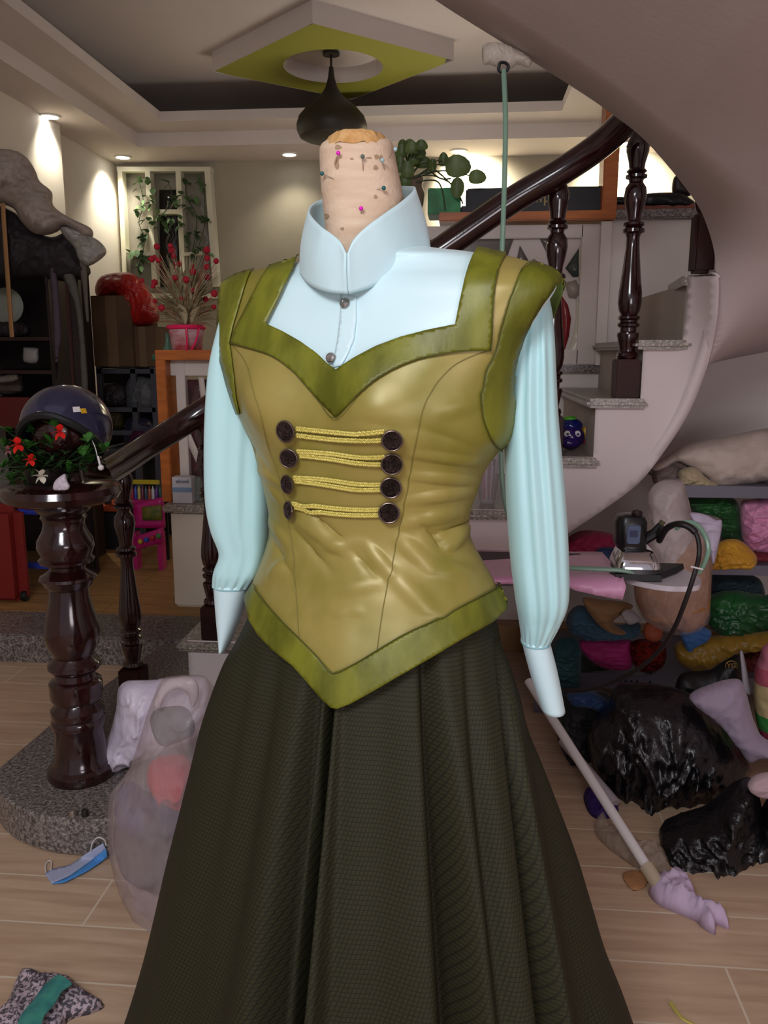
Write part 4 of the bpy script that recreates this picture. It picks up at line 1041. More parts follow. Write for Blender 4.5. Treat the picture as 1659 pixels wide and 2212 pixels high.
# red suitcase, blue rack, toys on the rear floor
def wall_box(px0, px1, pyt, pyb, Y, dp, zf=None):
    a = at(px0, pyb, Y); b = at(px1, pyt, Y); return min(a.x, b.x), max(a.x, b.x), Y, Y + dp, (a.z if zf is None else zf), b.z
m_red = M('red_fabric_shell', '7e1b16', .55, bump=.2, bscale=80)
x0, x1, y0, y1, z0, z1 = wall_box(-60, 34, 1092, 1318, 3.45, .1)
t = thing('suitcase', 'red suitcase on wheels at the left edge behind the newel post', 'suitcase', ((x0 + x1) / 2, y0, .11))
MB().box(x0, x1, y0, y1, z0 + .02, z1, .04).obj('shell', m_red, t)
for xx in (x0 + .05, x1 - .015): MB().lathe([(0, -.012), (.022, -.012), (.024, 0), (.022, .012), (0, .012)], (0, 0, 0), 20).obj('wheel', m_blk, t).matrix_world = Matrix.Translation((xx, y0 + .04, .11 + .024)) @ Matrix.Rotation(PI / 2, 4, 'Y')
m_blp = M('blue_plastic', '3a4cc0', .4)
x0, x1, y0, y1, z0, z1 = wall_box(50, 135, 1100, 1305, 3.72, .3, .11)
t = thing('plastic_stool', 'blue plastic stool with splayed legs behind the newel post', 'stool', ((x0 + x1) / 2, y0, .11))
MB().box(x0, x1, y0, y1, z1 - .03, z1, .01).obj('seat', m_blp, t)
for xx in (x0, x1):
    for yy in (y0, y1):
        MB().tube([(xx, yy, .112), (xx + (.02 if xx == x0 else -.02), yy, z1 - .02)], .018, 8).obj('leg', m_blp, t)
MB().box(x0 + .01, x1 - .01, y0 - .005, y0 + .012, .2, .23, .004).obj('stretcher', m_blp, t)
x0, x1, y0, y1, z0, z1 = wall_box(195, 262, 1105, 1195, 4.5, .35, .11)
t = thing('storage_box', 'black box with an orange lid on the rear floor behind the newel', 'box', ((x0 + x1) / 2, y0, .11))
MB().box(x0, x1, y0, y1, .11, z1, .01).obj('body', m_blk, t); MB().box(x0 - .01, x1 + .01, y0 - .01, y1, z1, z1 + .03, .005).obj('lid', M('orange_plastic', 'b8481c', .5), t)
# pink toy piano-like stand
m_pk = M('pink_plastic', 'b01a68', .4); x0, x1, y0, y1, z0, z1 = wall_box(286, 352, 1078, 1190, 4.1, .25, .11)
t = thing('toy_stand', 'bright pink plastic toy with a framed green panel behind the baluster', 'toy', ((x0 + x1) / 2, y0, .11))
sheet('back_frame', [(288, 1090), (350, 1074), (354, 1142), (288, 1140)], 4.1, .03, m_pk, t)
sheet('green_panel', [(306, 1096), (348, 1090), (350, 1124), (308, 1124)], 4.085, .005, M('toy_green_panel', '4c5a26', .5, col2='7a6a24', cscale=30), t)
sheet('tray', [(290, 1160), (350, 1140), (352, 1172), (292, 1188)], 4.05, .02, m_pk, t)
for k, cc in enumerate(('c8a030', '2a50b0', 'a03030', '3a8040')): MB().ball(at(303 + k * 13, 1170 - k * 4, 4.03), .013, n=8).obj('toy_button', M('toy_button_%s' % k, cc, .4), t)
for px in (294, 348): MB().box(at(px, 1188, 4.1).x - .012, at(px, 1188, 4.1).x + .012, 4.08, 4.14, .11, at(px, 1150, 4.1).z).obj('leg', m_pk, t)
# rack of small bottles with a yellow bar
t = thing('toy_rack', 'small rack with a yellow bar over coloured bottles left of the orange frame', 'rack', at(315, 1085, 4.2))
x0, x1, y0, y1, z0, z1 = wall_box(272, 342, 1030, 1080, 4.2, .2)
MB().box(x0, x1, 4.2, 4.22, Z(300, 1046, 4.2), Z(300, 1037, 4.2), .002).obj('yellow_bar', M('yellow_plastic', 'b8a420', .4), t)
MB().box(x0, x1, 4.2, 4.4, z0 - .02, z0, .002).obj('shelf_board', m_pk, t)
for xx in (x0 + .01, x1 - .01): MB().box(xx - .01, xx + .01, 4.3, 4.32, .11, z0 - .01).obj('leg', m_blk, t)
for k in range(9):
    xx = x0 + .02 + (x1 - x0 - .03) * k / 8; cc = ('a03038', '3048a0', 'c0b060', '703048', '405060', 'a05030', 'c0c0c0', '603080', '205040')[k]
    tag(MB().lathe([(0, 0), (.009, 0), (.009, .05), (.004, .06), (.004, .07), (0, .07)], (xx, 4.24, z0), 12).obj('small_bottle', M('bottle_%d' % k, cc, .3)), 'tiny %s bottle in the row below the yellow bar' % ('crimson', 'blue', 'pale yellow', 'plum', 'slate', 'rust orange', 'silver grey', 'purple', 'dark green')[k], 'bottle', 'small coloured bottles in the toy rack')
# grey metal shelf, boxes and red bag
YG = 4.55
x0 = X(205, YG); x1 = X(330, YG); zt = Z(270, 792, YG)
t = thing('metal_shelf', 'grey metal shelf unit under the cardboard boxes', 'shelf', (x0, YG, .11)); m_gm = M('grey_metal', '4a4a50', .5, metal=.3)
for xx in (x0, (x0 + x1) / 2 + .03, x1 - .02): MB().box(xx, xx + .03, YG, YG + .03, .11, zt).obj('upright', m_gm, t)
for y in (797, 880, 930, 970): MB().box(x0, x1, YG, YG + .4, Z(270, y + 10, YG), Z(270, y, YG)).obj('shelf_board', m_gm, t)
MB().box(x0 - .13, x1, YG + .38, YG + .4, .11, zt).obj('back_panel', M('dark_panel', '201c1e', .8), t)
for (a, b, c_, d_), cc, lab in (((222, 830, 268, 875), '2a2426', 'dark bundle on the top shelf of the grey metal unit'), ((278, 818, 330, 882), '55575a', 'greyish plastic wrapped bundle right of the dark one on the metal unit'), ((228, 885, 262, 925), '3a3418', 'dark yellowish bundle on the second shelf of the metal unit'), ((275, 905, 325, 965), '28253a', 'dark blue bundle on the third shelf of the metal unit'), ((285, 930, 322, 965), '4a1834', 'small wine coloured bundle low on the metal unit')):
    o = puff('bundle', [(a, b), (c_, b + 4), (c_ + 3, d_), (a - 2, d_)], YG + .06 if cc != '4a1834' else YG + .02, .06, M('bundle_' + cc, cc, .6, bump=.4, bscale=20)); tag(o, lab, 'bundle')
m_cb = M('cardboard', '4f3a26', .8, col2='5c452e', cscale=4)
x0, x1, y0, y1, z0, z1 = wall_box(204, 281, 638, 792, YG - .05, .4, zt)
o = MB().box(x0, x1, y0, y1, z0 + .001, z1, .004).obj('cardboard_box', m_cb); tag(o, 'tall brown cardboard box beside the dark cabinet', 'box')
MB().box((x0 + x1) / 2 - .03, (x0 + x1) / 2 + .03, y0 - .002, y0 + .001, z0, z1).obj('packing_tape', M('packing_tape', '6a5238', .4), o)
x0b, x1b, y0, y1, z0, z1 = wall_box(282, 335, 705, 792, YG - .02, .35, zt)
o = MB().box(x0b, x1b, y0, y1, z0 + .001, z1, .004).obj('cardboard_box', m_cb); tag(o, 'low brown cardboard box under the red bag', 'box')
MB().box((x0b + x1b) / 2 - .02, (x0b + x1b) / 2 + .02, y0 - .002, y0 + .001, z0, z1).obj('packing_tape', MC['packing_tape'], o)
o = puff('red_bag', [(205, 625), (215, 600), (240, 590), (280, 589), (305, 605), (330, 640), (345, 680), (335, 700), (300, 706), (275, 700), (262, 665), (250, 640), (215, 645)], YG + .05, .12, M('red_plastic_bag', 'b8261e', .4, col2='8c1512', cscale=6, bump=.6, bscale=14), amp=.03)
tag(o, 'red plastic bag slumped over the cardboard boxes', 'bag')

# flower basket on the orange cabinet
YF = 3.23; zf = Z(400, 778, YF)
t = thing('flower_pot', 'white and red pot of dried grasses with red pompon flowers and a pink ribbon', 'flowers', (X(405, YF), YF, zf))
xf = X(405, YF); sp = YF / F * 1.03
zz = lambda y: at(405, y, YF).z
MB().lathe([(0, zf), (30 * sp, zf), (31 * sp, zz(760)), (33 * sp, zz(735)), (37 * sp, zz(715)), (35 * sp, zz(704)), (33 * sp, zz(703)), (20 * sp, zz(706))], (xf, YF, 0), 36).obj('pot', M('painted_pot', '9c3a3c', .5, col2='c9a8ac', cscale=9, cstretch=(1, 1, 2.2)), t)
MB().tube([(xf + 37 * sp * math.cos(2 * PI * k / 32), YF + 37 * sp * math.sin(2 * PI * k / 32), zz(707)) for k in range(33)], .009, 8).obj('ribbon', M('hot_pink_ribbon', 'e8205c', .4), t)
MB().tube([at(402, 709, YF - .075), at(404, 735, YF - .08), at(403, 758, YF - .065)], .006, 8, .5).obj('ribbon_tail', MC['hot_pink_ribbon'], t)
MB().tube([at(430, 709, YF - .07), at(424, 735, YF - .07), at(413, 757, YF - .06)], .006, 8, .5).obj('ribbon_tail', MC['hot_pink_ribbon'], t)
gb = MB(); rnd = random.Random(11); m_grass = M('dried_grass', 'bdae88', .8, col2='8c8460', cscale=20)
for k in range(330):
    a = rnd.uniform(0, 2 * PI); sp_ = rnd.uniform(0.03, .16); h = rnd.uniform(.08, .30) - sp_ * .3
    p0 = Vector((xf, YF, zf + .13)); p1 = p0 + Vector((math.cos(a) * sp_ * .4, math.sin(a) * sp_ * .3, h * .6)); p2 = p0 + Vector((math.cos(a) * sp_, math.sin(a) * sp_ * .8, h))
    gb.tube([p0, p1, p2], [.0016, .0012, .0006], 4)
    leaf(gb, p1, p2 - p1 + Vector((rnd.uniform(-.05, .05), 0, 0)), .07, .005, .2)
gb.obj('dried_grass', m_grass, t, False)
lb = MB()
for (a, b), (c_, d_) in (((400, 705), (322, 703)), ((410, 703), (488, 690)), ((395, 700), (345, 690)), ((415, 705), (470, 712)), ((400, 700), (380, 640)), ((415, 700), (440, 650))):
    p0 = at(a, b, YF - .04); p1 = at(c_, d_, YF - .1); leaf(lb, p0, p1 - p0 + Vector((0, 0, .05)), (p1 - p0).length, .018, .3, 8, .4)
lb.obj('wrapping_leaves', M('cream_wrap', 'b3a684', .7), t)
FL = [(339, 533), (368, 531), (334, 556), (342, 562), (371, 540), (375, 553), (378, 600), (389, 595), (402, 604), (415, 575), (417, 587), (448, 558), (447, 540), (467, 564), (447, 577), (448, 599), (485, 617), (463, 634), (392, 647), (427, 646), (444, 646), (462, 663), (416, 627), (331, 618), (334, 610), (335, 650), (307, 606), (328, 560), (349, 665), (386, 570), (374, 612)]
rr = random.Random(5)
for px, py in FL:
    f_ = MB(); r = rr.uniform(.0085, .0135); q = at(px, py, YF + rr.uniform(-.12, .06)); f_.ball(q, r, n=7)
    for k in range(14):
        v = Vector((rr.gauss(0, 1), rr.gauss(0, 1), rr.gauss(0, 1))).normalized(); f_.ball(q + v * r * .8, r * .35, n=4)
    f_.tube([q, (q + Vector((xf, YF, zf + .13))) / 2 + Vector((0, 0, .01)), (xf, YF, zf + .13)], .0008, 4)
    f_.obj('flower', M('crimson_flower', 'a8142c', .7), t)
# small green pot and bottle next to it
q = at(348, 776, YF); t = thing('green_cup', 'small green cup left of the flower pot', 'cup', (q.x, YF, zf)); MB().lathe([(0, zf), (.022, zf), (.026, zf + .02), (.023, zf + .021), (0, zf + .01)], (q.x, YF - .03, 0), 20).obj('bowl', M('green_glaze', '1f5a48', .3), t)
q = at(362, 776, YF + .05); o = MB().lathe([(0, zf), (.022, zf), (.02, zf + .04), (.009, zf + .07), (.008, zf + .1), (.011, zf + .105), (0, zf + .105)], (q.x, YF + .06, 0), 20).obj('green_bottle', M('green_glass', '58806c', .15, alpha=.7)); tag(o, 'pale green glass bottle between the cup and the flower pot', 'bottle')

# tissue box and tape on the low wall
zl2 = zl + .03; x0 = X(360, 3.14); x1 = X(403, 3.14); zt = Z(380, 1030, 3.14)
t = thing('medicine_box', 'white and pale blue paper box standing on the low wall', 'box', (x0, 3.14, zl2))
MB().box(x0, x1, 3.13, 3.18, zl2 + .001, zt, .001).obj('carton', M('white_card', 'c2c2c8', .6), t)
MB().box(x0, x1, 3.1285, 3.131, Z(380, 1062, 3.14), Z(380, 1052, 3.14)).obj('blue_band', M('pale_blue_print', '7a94b4', .6), t)
def text(s, size, p, mat, parent, rot=(PI / 2, 0, 0), ext=.0004, name='lettering'):
    cu = bpy.data.curves.new(name, 'FONT'); cu.body = s; cu.size = size; cu.extrude = ext; cu.align_x = 'CENTER'; cu.align_y = 'CENTER'
    tmp = bpy.data.objects.new('tmp', cu); COL.objects.link(tmp); dg = bpy.context.evaluated_depsgraph_get(); me = bpy.data.meshes.new_from_object(tmp.evaluated_get(dg))
    bpy.data.objects.remove(tmp); o = bpy.data.objects.new(name, me); COL.objects.link(o); me.materials.clear(); me.materials.append(mat)
    o.matrix_world = Matrix.Translation(p) @ Matrix.Rotation(rot[2], 4, 'Z') @ Matrix.Rotation(rot[0], 4, 'X')
    if parent: mw = o.matrix_world.copy(); o.parent = parent; o.matrix_parent_inverse = parent.matrix_world.inverted(); o.matrix_world = mw
    return o
text('elovel', .022, ((x0 + x1) / 2 + .003, 3.128, Z(380, 1039, 3.14)), M('grey_ink', '4a4a6a', .6), t)
o = MB().box(X(404, 3.2), X(428, 3.2), 3.17, 3.22, zl2 + .001, Z(415, 1030, 3.2), .004).obj('clear_container', M('cloudy_plastic', '8e9690', .3, alpha=.7)); tag(o, 'cloudy plastic container just right of the paper box', 'container')

# window-like white lattice with climbing ivy on the back wall
YL = YB - 0.06; t = thing('wall_lattice', 'cream framed lattice panel with mirror fields on the back wall', 'lattice', at(360, 600, YL)); m_cr = M('cream_frame', 'd2cdb4', .6)
barn = []
def bar(p, q, w_, name='bar'):
    a = at(*p, YL); b = at(*q, YL); s = w_ * YL / F; d = (b - a).normalized(); u = Vector((d.z, 0, -d.x)) * s / 2
    vs = [a - u, a + u, b + u, b - u]; vs = [v - Vector((0, .03, 0)) for v in vs] + [v + Vector((0, .06, 0)) for v in vs]
    barn.append(1); vs = [v - Vector((0, .0015 * len(barn), 0)) for v in vs]
    o = mk(name, vs, [[0, 1, 2, 3], [7, 6, 5, 4], [0, 4, 5, 1], [1, 5, 6, 2], [2, 6, 7, 3], [3, 7, 4, 0]], m_cr, t, False)
    bm = bmesh.new(); bm.from_mesh(o.data); bmesh.ops.recalc_face_normals(bm, faces=bm.faces); bm.to_mesh(o.data); bm.free()
for p, q, w_ in (((262, 364), (274, 620), 10), ((256, 367), (458, 367), 9), ((450, 364), (468, 620), 12), ((322, 370), (338, 620), 11), ((388, 370), (397, 560), 11), ((344, 459), (392, 459), 9), ((278, 551), (332, 549), 8), ((396, 551), (440, 548), 7), ((274, 640), (468, 640), 10), ((397, 556), (400, 640), 10)): bar(p, q, w_)
sheet('grey_field', [(266, 370), (452, 370), (462, 640), (276, 640)], YL + .045, .01, M('grey_mirror', '7d786c', .35), t, 20)
sheet('mirror_field', [(344, 410), (388, 410), (394, 620), (346, 620)], YL + .03, .01, M('dark_mirror', '2c2a28', .1, metal=.5), t, 20)
t = thing('climbing_ivy', 'artificial ivy trailing over the cream lattice', 'plant', at(360, 480, YL - .05)); iv = MB(); rnd = random.Random(21)
IV = [(300, 395), (302, 402), (324, 400), (362, 395), (400, 390), (425, 392), (440, 397), (325, 435), (330, 445), (305, 440), (308, 425), (300, 460), (375, 428), (372, 435), (345, 460), (395, 425), (410, 430), (420, 428), (398, 450), (410, 455), (430, 460), (440, 475), (442, 480), (315, 500), (312, 510), (305, 520), (308, 522), (425, 500), (410, 515), (430, 510), (290, 545), (288, 550), (310, 542), (300, 560), (310, 555), (298, 565), (305, 580), (415, 540), (418, 552), (445, 552), (432, 530), (350, 480), (370, 475), (385, 480), (360, 490), (335, 490), (318, 470), (404, 485)]
for px, py in IV:
    for k in range(3):
        q = at(px + rnd.uniform(-7, 7), py + rnd.uniform(-7, 7), YL - rnd.uniform(.03, .08)); a = rnd.uniform(0, 2 * PI)
        leaf(iv, q, (math.cos(a), -.5, math.sin(a) - .3), rnd.uniform(.035, .06), rnd.uniform(.016, .026), .2, 4)
iv.obj('leaves', M('ivy_leaf', '33482c', .6, col2='4e6a3c', cscale=7), t, False)
sm = MB()
for L_ in ([(300, 390), (310, 440), (300, 480), (312, 520), (300, 575)], [(362, 390), (372, 430), (345, 470)], [(400, 388), (405, 430), (425, 470), (415, 550)], [(440, 395), (442, 480), (430, 530)]):
    sm.tube([Vector(v) for v in cr([tuple(at(a, b, YL - .04)) for a, b in L_], 6)], .003, 5)
sm.obj('stems', m_leafd, t)

# the big dark cabinet at the left edge and the cloth heaped on it
m_dc = M('old_dark_wood', '1c0e0c', .4, col2='120808', cscale=4, cstretch=(1, 1, .3)); YC = 3.95
xl_ = X(-120, YC); xr_ = X(196, YC + .1)
t = thing('display_cabinet', 'old dark wooden cabinet with open shelves at the left edge', 'cabinet', (xr_, YC, .11))
ztop = Z(100, 450, YC); 
MB().box(xr_ - .05, xr_, YC, YC + .05, .11, Z(190, 560, YC), .01).obj('corner_post', m_dc, t)
MB().box(X(150, YC), X(157, YC), YC, YC + .04, .11, Z(190, 575, YC), .004).obj('bent_post', M('reddish_wood', '3a1814', .35), t)
MB().box(xl_, X(178, YC + .48), YC + .48, YC + .5, .11, Z(100, 560, YC), 0).obj('back_panel', m_dc, t)
MB().box(xl_, X(176, YC + .3), YC, YC + .46, Z(100, 570, YC), Z(100, 560, YC), 0).obj('top_board', m_dc, t)
for y in (728, 800, 865): MB().box(xl_, X(108, YC), YC, YC + .46, Z(50, y + 8, YC), Z(50, y, YC), .003).obj('shelf_board', M('dark_shelf_wood', '2a1210', .35), t)
MB().box(X(108, YC), X(114, YC), YC, YC + .46, .11, Z(100, 560, YC), .003).obj('divider', m_dc, t)
MB().box(xl_, X(58, YC), YC - .01, YC + .01, Z(50, 925, YC), Z(50, 858, YC), .004).obj('red_drawer', M('dark_red_panel', '5a100e', .5), t)
o = puff('white_jug', [(50, 757), (52, 750), (70, 750), (82, 752), (84, 757), (81, 784), (52, 782)], YC + .08, .03, M('grey_white_ceramic', '8f8a86', .4), amp=.002); tag(o, 'greyish white mug on the cabinet shelf', 'mug')
o = MB().lathe([(0, .0), (.05, -.004), (.09, -.014), (.091, -.010), (.05, .004), (0, .006)], (0, 0, 0), 36).obj('white_plate', M('dull_white_ceramic', '8e9080', .4)); o.matrix_world = Matrix.Translation(at(12, 660, YC + .3)) @ Matrix.Rotation(PI / 2, 4, 'X'); tag(o, 'dull white plate standing upright in the cabinet behind the bamboo stick', 'plate')
o = MB().tube([at(6, 440, YC - .1), at(14, 560, YC - .1), at(26, 728, YC - .1)], .022, 10, .4).obj('bamboo_stick', M('bamboo', 'a0764c', .6)); tag(o, 'flat tan wooden stick hanging down from the cloth heap', 'stick')
m_hang = M('hanging_cloth', '4a4048', .8, bump=.5, bscale=30, bstretch=(1, 1, .3))
for pl, cc, lab in (([(106, 570), (118, 566), (126, 620), (133, 720), (128, 760), (122, 820), (116, 740), (112, 660)], '4a404a', 'greyish mauve strip of fabric hanging in front of the cabinet'),
                  ([(134, 590), (158, 590), (172, 640), (180, 700), (190, 840), (176, 846), (170, 740), (160, 660)], '56534c', 'pale grey curtain strip hanging at the cabinet corner'),
                  ([(170, 565), (186, 570), (190, 640), (192, 700), (186, 690), (178, 620)], '5c584e', 'short beige strip hanging beside the corner post')):
    o = puff('hanging_strip', pl, YC - .03, .012, M('strip_' + cc, cc, .8, bump=.5, bscale=30, bstretch=(1, 1, .3))); tag(o, lab, 'fabric strip')
for pl, cc, lab in (([(0, 812), (45, 806), (50, 820), (48, 848), (0, 852), (-20, 830)], '4c4038', 'brownish bundle on the lower shelf of the dark cabinet'),
                  ([(-10, 815), (30, 808), (40, 812), (38, 824), (-10, 828)], '6e685e', 'pale tray on top of the brownish bundle in the cabinet'),
                  ([(-10, 700), (30, 695), (60, 702), (60, 726), (-10, 726)], '241c1e', 'dark folded cloth on the cabinet shelf under the plate')):
    o = puff('cabinet_bundle', pl, YC + .12 if cc != '6e685e' else YC + .02, .05, M('cb_' + cc, cc, .7)); tag(o, lab, 'bundle')
m_heap = M('beige_cloth', '94867c', .85, col2='a3968b', cscale=6, bump=.9, bscale=14)
t = puff('cloth_heap', [(-60, 330), (0, 325), (38, 328), (62, 345), (78, 372), (86, 392), (112, 415), (116, 445), (150, 470), (195, 492), (200, 512), (180, 515), (140, 490), (125, 500), (100, 508), (70, 502), (45, 478), (30, 452), (0, 440), (-60, 430)], YC - .05, .16, m_heap, amp=.075, sc=6, st=(.6, 1, 2.2))
tag(t, 'beige grey dust sheet heaped on top of the dark cabinet', 'cloth')
t = puff('plastic_wrap', [(130, 492), (150, 490), (200, 512), (222, 528), (230, 545), (218, 560), (190, 575), (170, 560), (160, 535), (138, 510)], YC - .06, .06, M('crinkled_plastic', 'a49f98', .3, alpha=.85, bump=.7, bscale=30), amp=.03, sc=16)
tag(t, 'crinkled clear plastic hanging off the right end of the cloth heap', 'plastic')
t = puff('dark_bag', [(25, 455), (60, 490), (110, 512), (150, 500), (170, 540), (196, 590), (150, 608), (90, 600), (40, 600), (-40, 600), (-40, 450)], YC + .02, .10, M('dark_cloth', '231c1e', .7), amp=.03)
tag(t, 'dark cloth bundle stuffed under the beige heap', 'cloth')
# ================================================================ SHELF BEHIND THE RAIL
zs = zso; YQ = YP + .06
q = at(880, 450, YQ); t = thing('potted_pothos', 'pothos cuttings in a brown glass jar on the orange shelf', 'plant', (q.x, YQ, zs))
s_ = YQ / F
MB().lathe([(0, zs), (26 * s_, zs), (33 * s_, zs + .05), (36 * s_, zs + .09), (30 * s_, zs + .12), (34 * s_, zs + .145), (33 * s_, zs + .147), (28 * s_, zs + .12), (0, zs + .02)], (q.x, YQ, 0), 32).obj('jar', M('smoky_glass_jar', '5c4a40', .15, alpha=.75, col2='8a7868', cscale=10), t)
m_po = M('pothos_leaf', '4a5e30', .45, col2='63763e', cscale=14); lf = MB(); sm = MB(); rnd = random.Random(8)
PL = [(985, 360, 26, 22, 'r'), (1028, 383, 18, 14, 'r'), (988, 403, 14, 20, 'd'), (958, 348, 11, 14, 'u'), (915, 352, 18, 12, 'l'), (892, 345, 13, 13, 'u'), (880, 370, 14, 16, 'u'), (890, 322, 15, 12, 'u'), (910, 316, 13, 10, 'u'), (868, 330, 12, 14, 'u'), (865, 360, 11, 16, 'u'), (875, 392, 13, 14, 'u'), (935, 355, 8, 12, 'd'), (905, 330, 12, 12, 'r'), (885, 312, 12, 8, 'u'), (870, 312, 9, 9, 'l'), (855, 345, 12, 14, 'l')]
for px, py, hw, hh, dr in PL:
    yy = YQ + rnd.uniform(-.12, .04); c_ = at(px, py, yy); a_, b_ = hw * s_, hh * s_; n = 14; vs = [c_ + Vector((0, -.006, 0))]
    for k in range(n):
        an = 2 * PI * k / n; rr_ = 1 + .18 * math.cos(an - {'r': 0, 'd': -PI / 2, 'u': PI / 2, 'l': PI}[dr]) ** 3
        vs.append(c_ + Vector((a_ * rr_ * math.cos(an), .012 * math.cos(2 * an), b_ * rr_ * math.sin(an))))
    lf.add(vs, [[0, 1 + k, 1 + (k + 1) % n] for k in range(n)])
    p0 = Vector((q.x + rnd.uniform(-.02, .02), YQ, zs + .14)); mid_ = (p0 + c_) / 2 + Vector((0, 0, .03)); sm.tube([Vector(v) for v in cr([tuple(p0), tuple(mid_), tuple(c_)], 5)], .0025, 5)
for L_ in ([(895, 385), (930, 366), (950, 375), (985, 410), (1000, 440)], [(900, 392), (940, 390), (955, 410), (962, 455)], [(925, 365), (950, 385), (975, 386)], [(895, 382), (915, 374), (945, 370)]):
    sm.tube([Vector(v) for v in cr([tuple(at(a, b, YQ - .06)) for a, b in L_], 6)], .003, 6)
lf.obj('leaves', m_po, t); sm.obj('stems', M('pothos_stem', '3a4424', .6), t)
x0, x1 = X(922, YQ), X(990, YQ)
o = MB().box(x0, x1, YQ - .06, YQ + .1, zs + .001, Z(950, 412, YQ), .003).obj('green_box', M('green_marbled_card', '1e6a38', .5, col2='3c9a5c', cscale=12)); tag(o, 'green marbled box behind the pothos stems', 'box')
x0, x1 = X(1000, YQ), X(1282, YQ)
t = thing('black_case', 'long black box with gold lettering on the orange shelf', 'box', (x0, YQ, zs))
MB().box(x0, x1, YQ - .03, YQ + .15, zs + .001, Z(1100, 408, YQ), .006).obj('carton', M('black_card', '15151b', .5), t)
MB().box(x0 - .02, x1 + .02, YQ - .035, YQ + .15, zs + .001, zs + .035, .004).obj('lower_tray', M('black_card2', '1b1a20', .5), t)
text('nip.', .07, (X(1160, YQ), YQ - .0325, Z(1160, 428, YQ)), M('gold_print', '7a6c40', .4, metal=.4), t)
x0, x1 = X(1318, YQ), X(1500, YQ)
o = puff('black_bag', [(1310, 432), (1335, 425), (1380, 428), (1400, 418), (1460, 416), (1490, 428), (1505, 456), (1310, 452)], YP + .05, .06, M('black_vinyl', '121216', .4), amp=.01); tag(o, 'flat black bag lying on the granite ledge right of the orange post', 'bag')
o = puff('dark_figurine', [(1452, 416), (1455, 385), (1468, 380), (1480, 392), (1490, 405), (1492, 422), (1470, 424)], YP + .08, .03, M('dark_figurine', '2a2020', .5), amp=.004); tag(o, 'small dark object on the ledge beside the stair underside', 'ornament')
# hose hook, hanging bottle bag
t = thing('hanging_water_bag', 'clear plastic bag hung under the staircase holding the hose clip', 'bag', at(1090, 140, 2.0))
m_clr = M('clear_plastic', 'cfc4b8', .15, alpha=.55, bump=.5, bscale=50)
puff('bag_film', [(1042, 100), (1060, 92), (1090, 96), (1120, 108), (1148, 128), (1142, 146), (1118, 140), (1100, 150), (1075, 146), (1058, 140), (1044, 138)], 1.99, .02, m_clr, t, amp=.008, sc=30)
MB().tube([Vector(v) for v in cr([tuple(at(a, b, 1.965)) for a, b in ((1078, 145), (1080, 136), (1090, 135), (1098, 142), (1095, 152), (1084, 156), (1077, 150), (1078, 145))], 5)], .0035, 6).obj('hose_clip', m_blk, t)
m_hose = M('pale_green_hose', '7ea08c', .3, alpha=.9)
hp = [(1088, 150, 1.965), (1092, 260, 1.965), (1090, 380, 1.97), (1087, 480, 1.97), (1084, 560, 1.98), (1080, 760, 1.99), (1082, 960, 2.0), (1086, 1050, 2.0), (1100, 1120, 2.0), (1130, 1190, 1.97), (1180, 1222, 1.93), (1250, 1228, 1.91), (1340, 1232, 1.90), (1375, 1240, 1.90)]
o = tubepx('steam_hose', hp, .0058, m_hose, None, 10, 8); tag(o, 'pale green water hose hanging from the staircase down to the iron', 'hose')
# toy
x_, y_, z_ = X(1240, 2.8), 2.8, .905
t = thing('toy', 'round glossy purple toy with white eyes on a stair tread', 'toy', (x_, y_, z_)); m_pur = M('purple_gloss', '2c1858', .15); m_nav = M('navy_gloss', '141c5c', .15)
s_ = 2.8 / F
MB().ball((x_, y_, z_ + 28 * s_), 30 * s_, 1, 1, .92).obj('body', m_pur, t)
MB().ball((x_, y_ + .004, z_ + 51 * s_), 25 * s_, 1, 1, .66).obj('cap', m_nav, t)
MB().ball((x_ - .004, y_, z_ + 66 * s_), 12 * s_, 1.2, 1, .5).obj('green_knob', M('lime_plastic', '4c9a28', .3), t)
MB().ball((x_ - .006, y_ - 27 * s_, z_ + 17 * s_), 14 * s_, 1.3, .6, .7).obj('snout', m_pur, t)
for dx in (-10, 11):
    e = MB().ball((x_ + dx * s_, y_ - 25 * s_, z_ + 36 * s_), 7 * s_, 1, .6, 1, 10).obj('eye', m_wpl, t)
    MB().ball((x_ + dx * s_, y_ - 29.5 * s_, z_ + 36 * s_), 2.6 * s_, 1, .5, 1, 8).obj('pupil', m_nav, e)
MB().ball((x_ + 31 * s_, y_, z_ + 36 * s_), 13 * s_, .55, .5, 1.1, 10).obj('yellow_ear', M('yellow_toy', 'c89a18', .3), t)
MB().ball((x_ + 33 * s_, y_, z_ + 17 * s_), 6 * s_, n=8).obj('red_knob', M('red_toy', 'b0302c', .3), t)
# jar with lipsticks / pens on the lower tread
x_ = X(1060, 2.72); z_ = .735; s_ = 2.72 / F
t = thing('pen_jar', 'clear plastic jar of pink and white pens on the granite tread', 'jar', (x_, 2.72, z_))
MB().lathe([(0, .001), (16 * s_, .001), (17 * s_, .01), (25 * s_, 60 * s_), (27 * s_, 110 * s_), (25.5 * s_, 110 * s_), (16 * s_, .012), (0, .01)], (x_, 2.72, z_), 28).obj('jar_wall', M('jar_plastic', 'b8aeb2', .1, alpha=.35), t)
for dx, cc, h in ((-10, 'c06078', 95), (-4, 'd8d0d4', 88), (3, '882838', 100), (9, 'c8c0c4', 82), (12, '4a2830', 96)):
    MB().tube([(x_ + dx * .6 * s_, 2.72 + dx * .3 * s_, z_ + .012), (x_ + dx * 1.1 * s_, 2.72 + dx * .4 * s_, z_ + h * s_)], .005, 8).obj('pen', M('pen_' + cc, cc, .4), t)

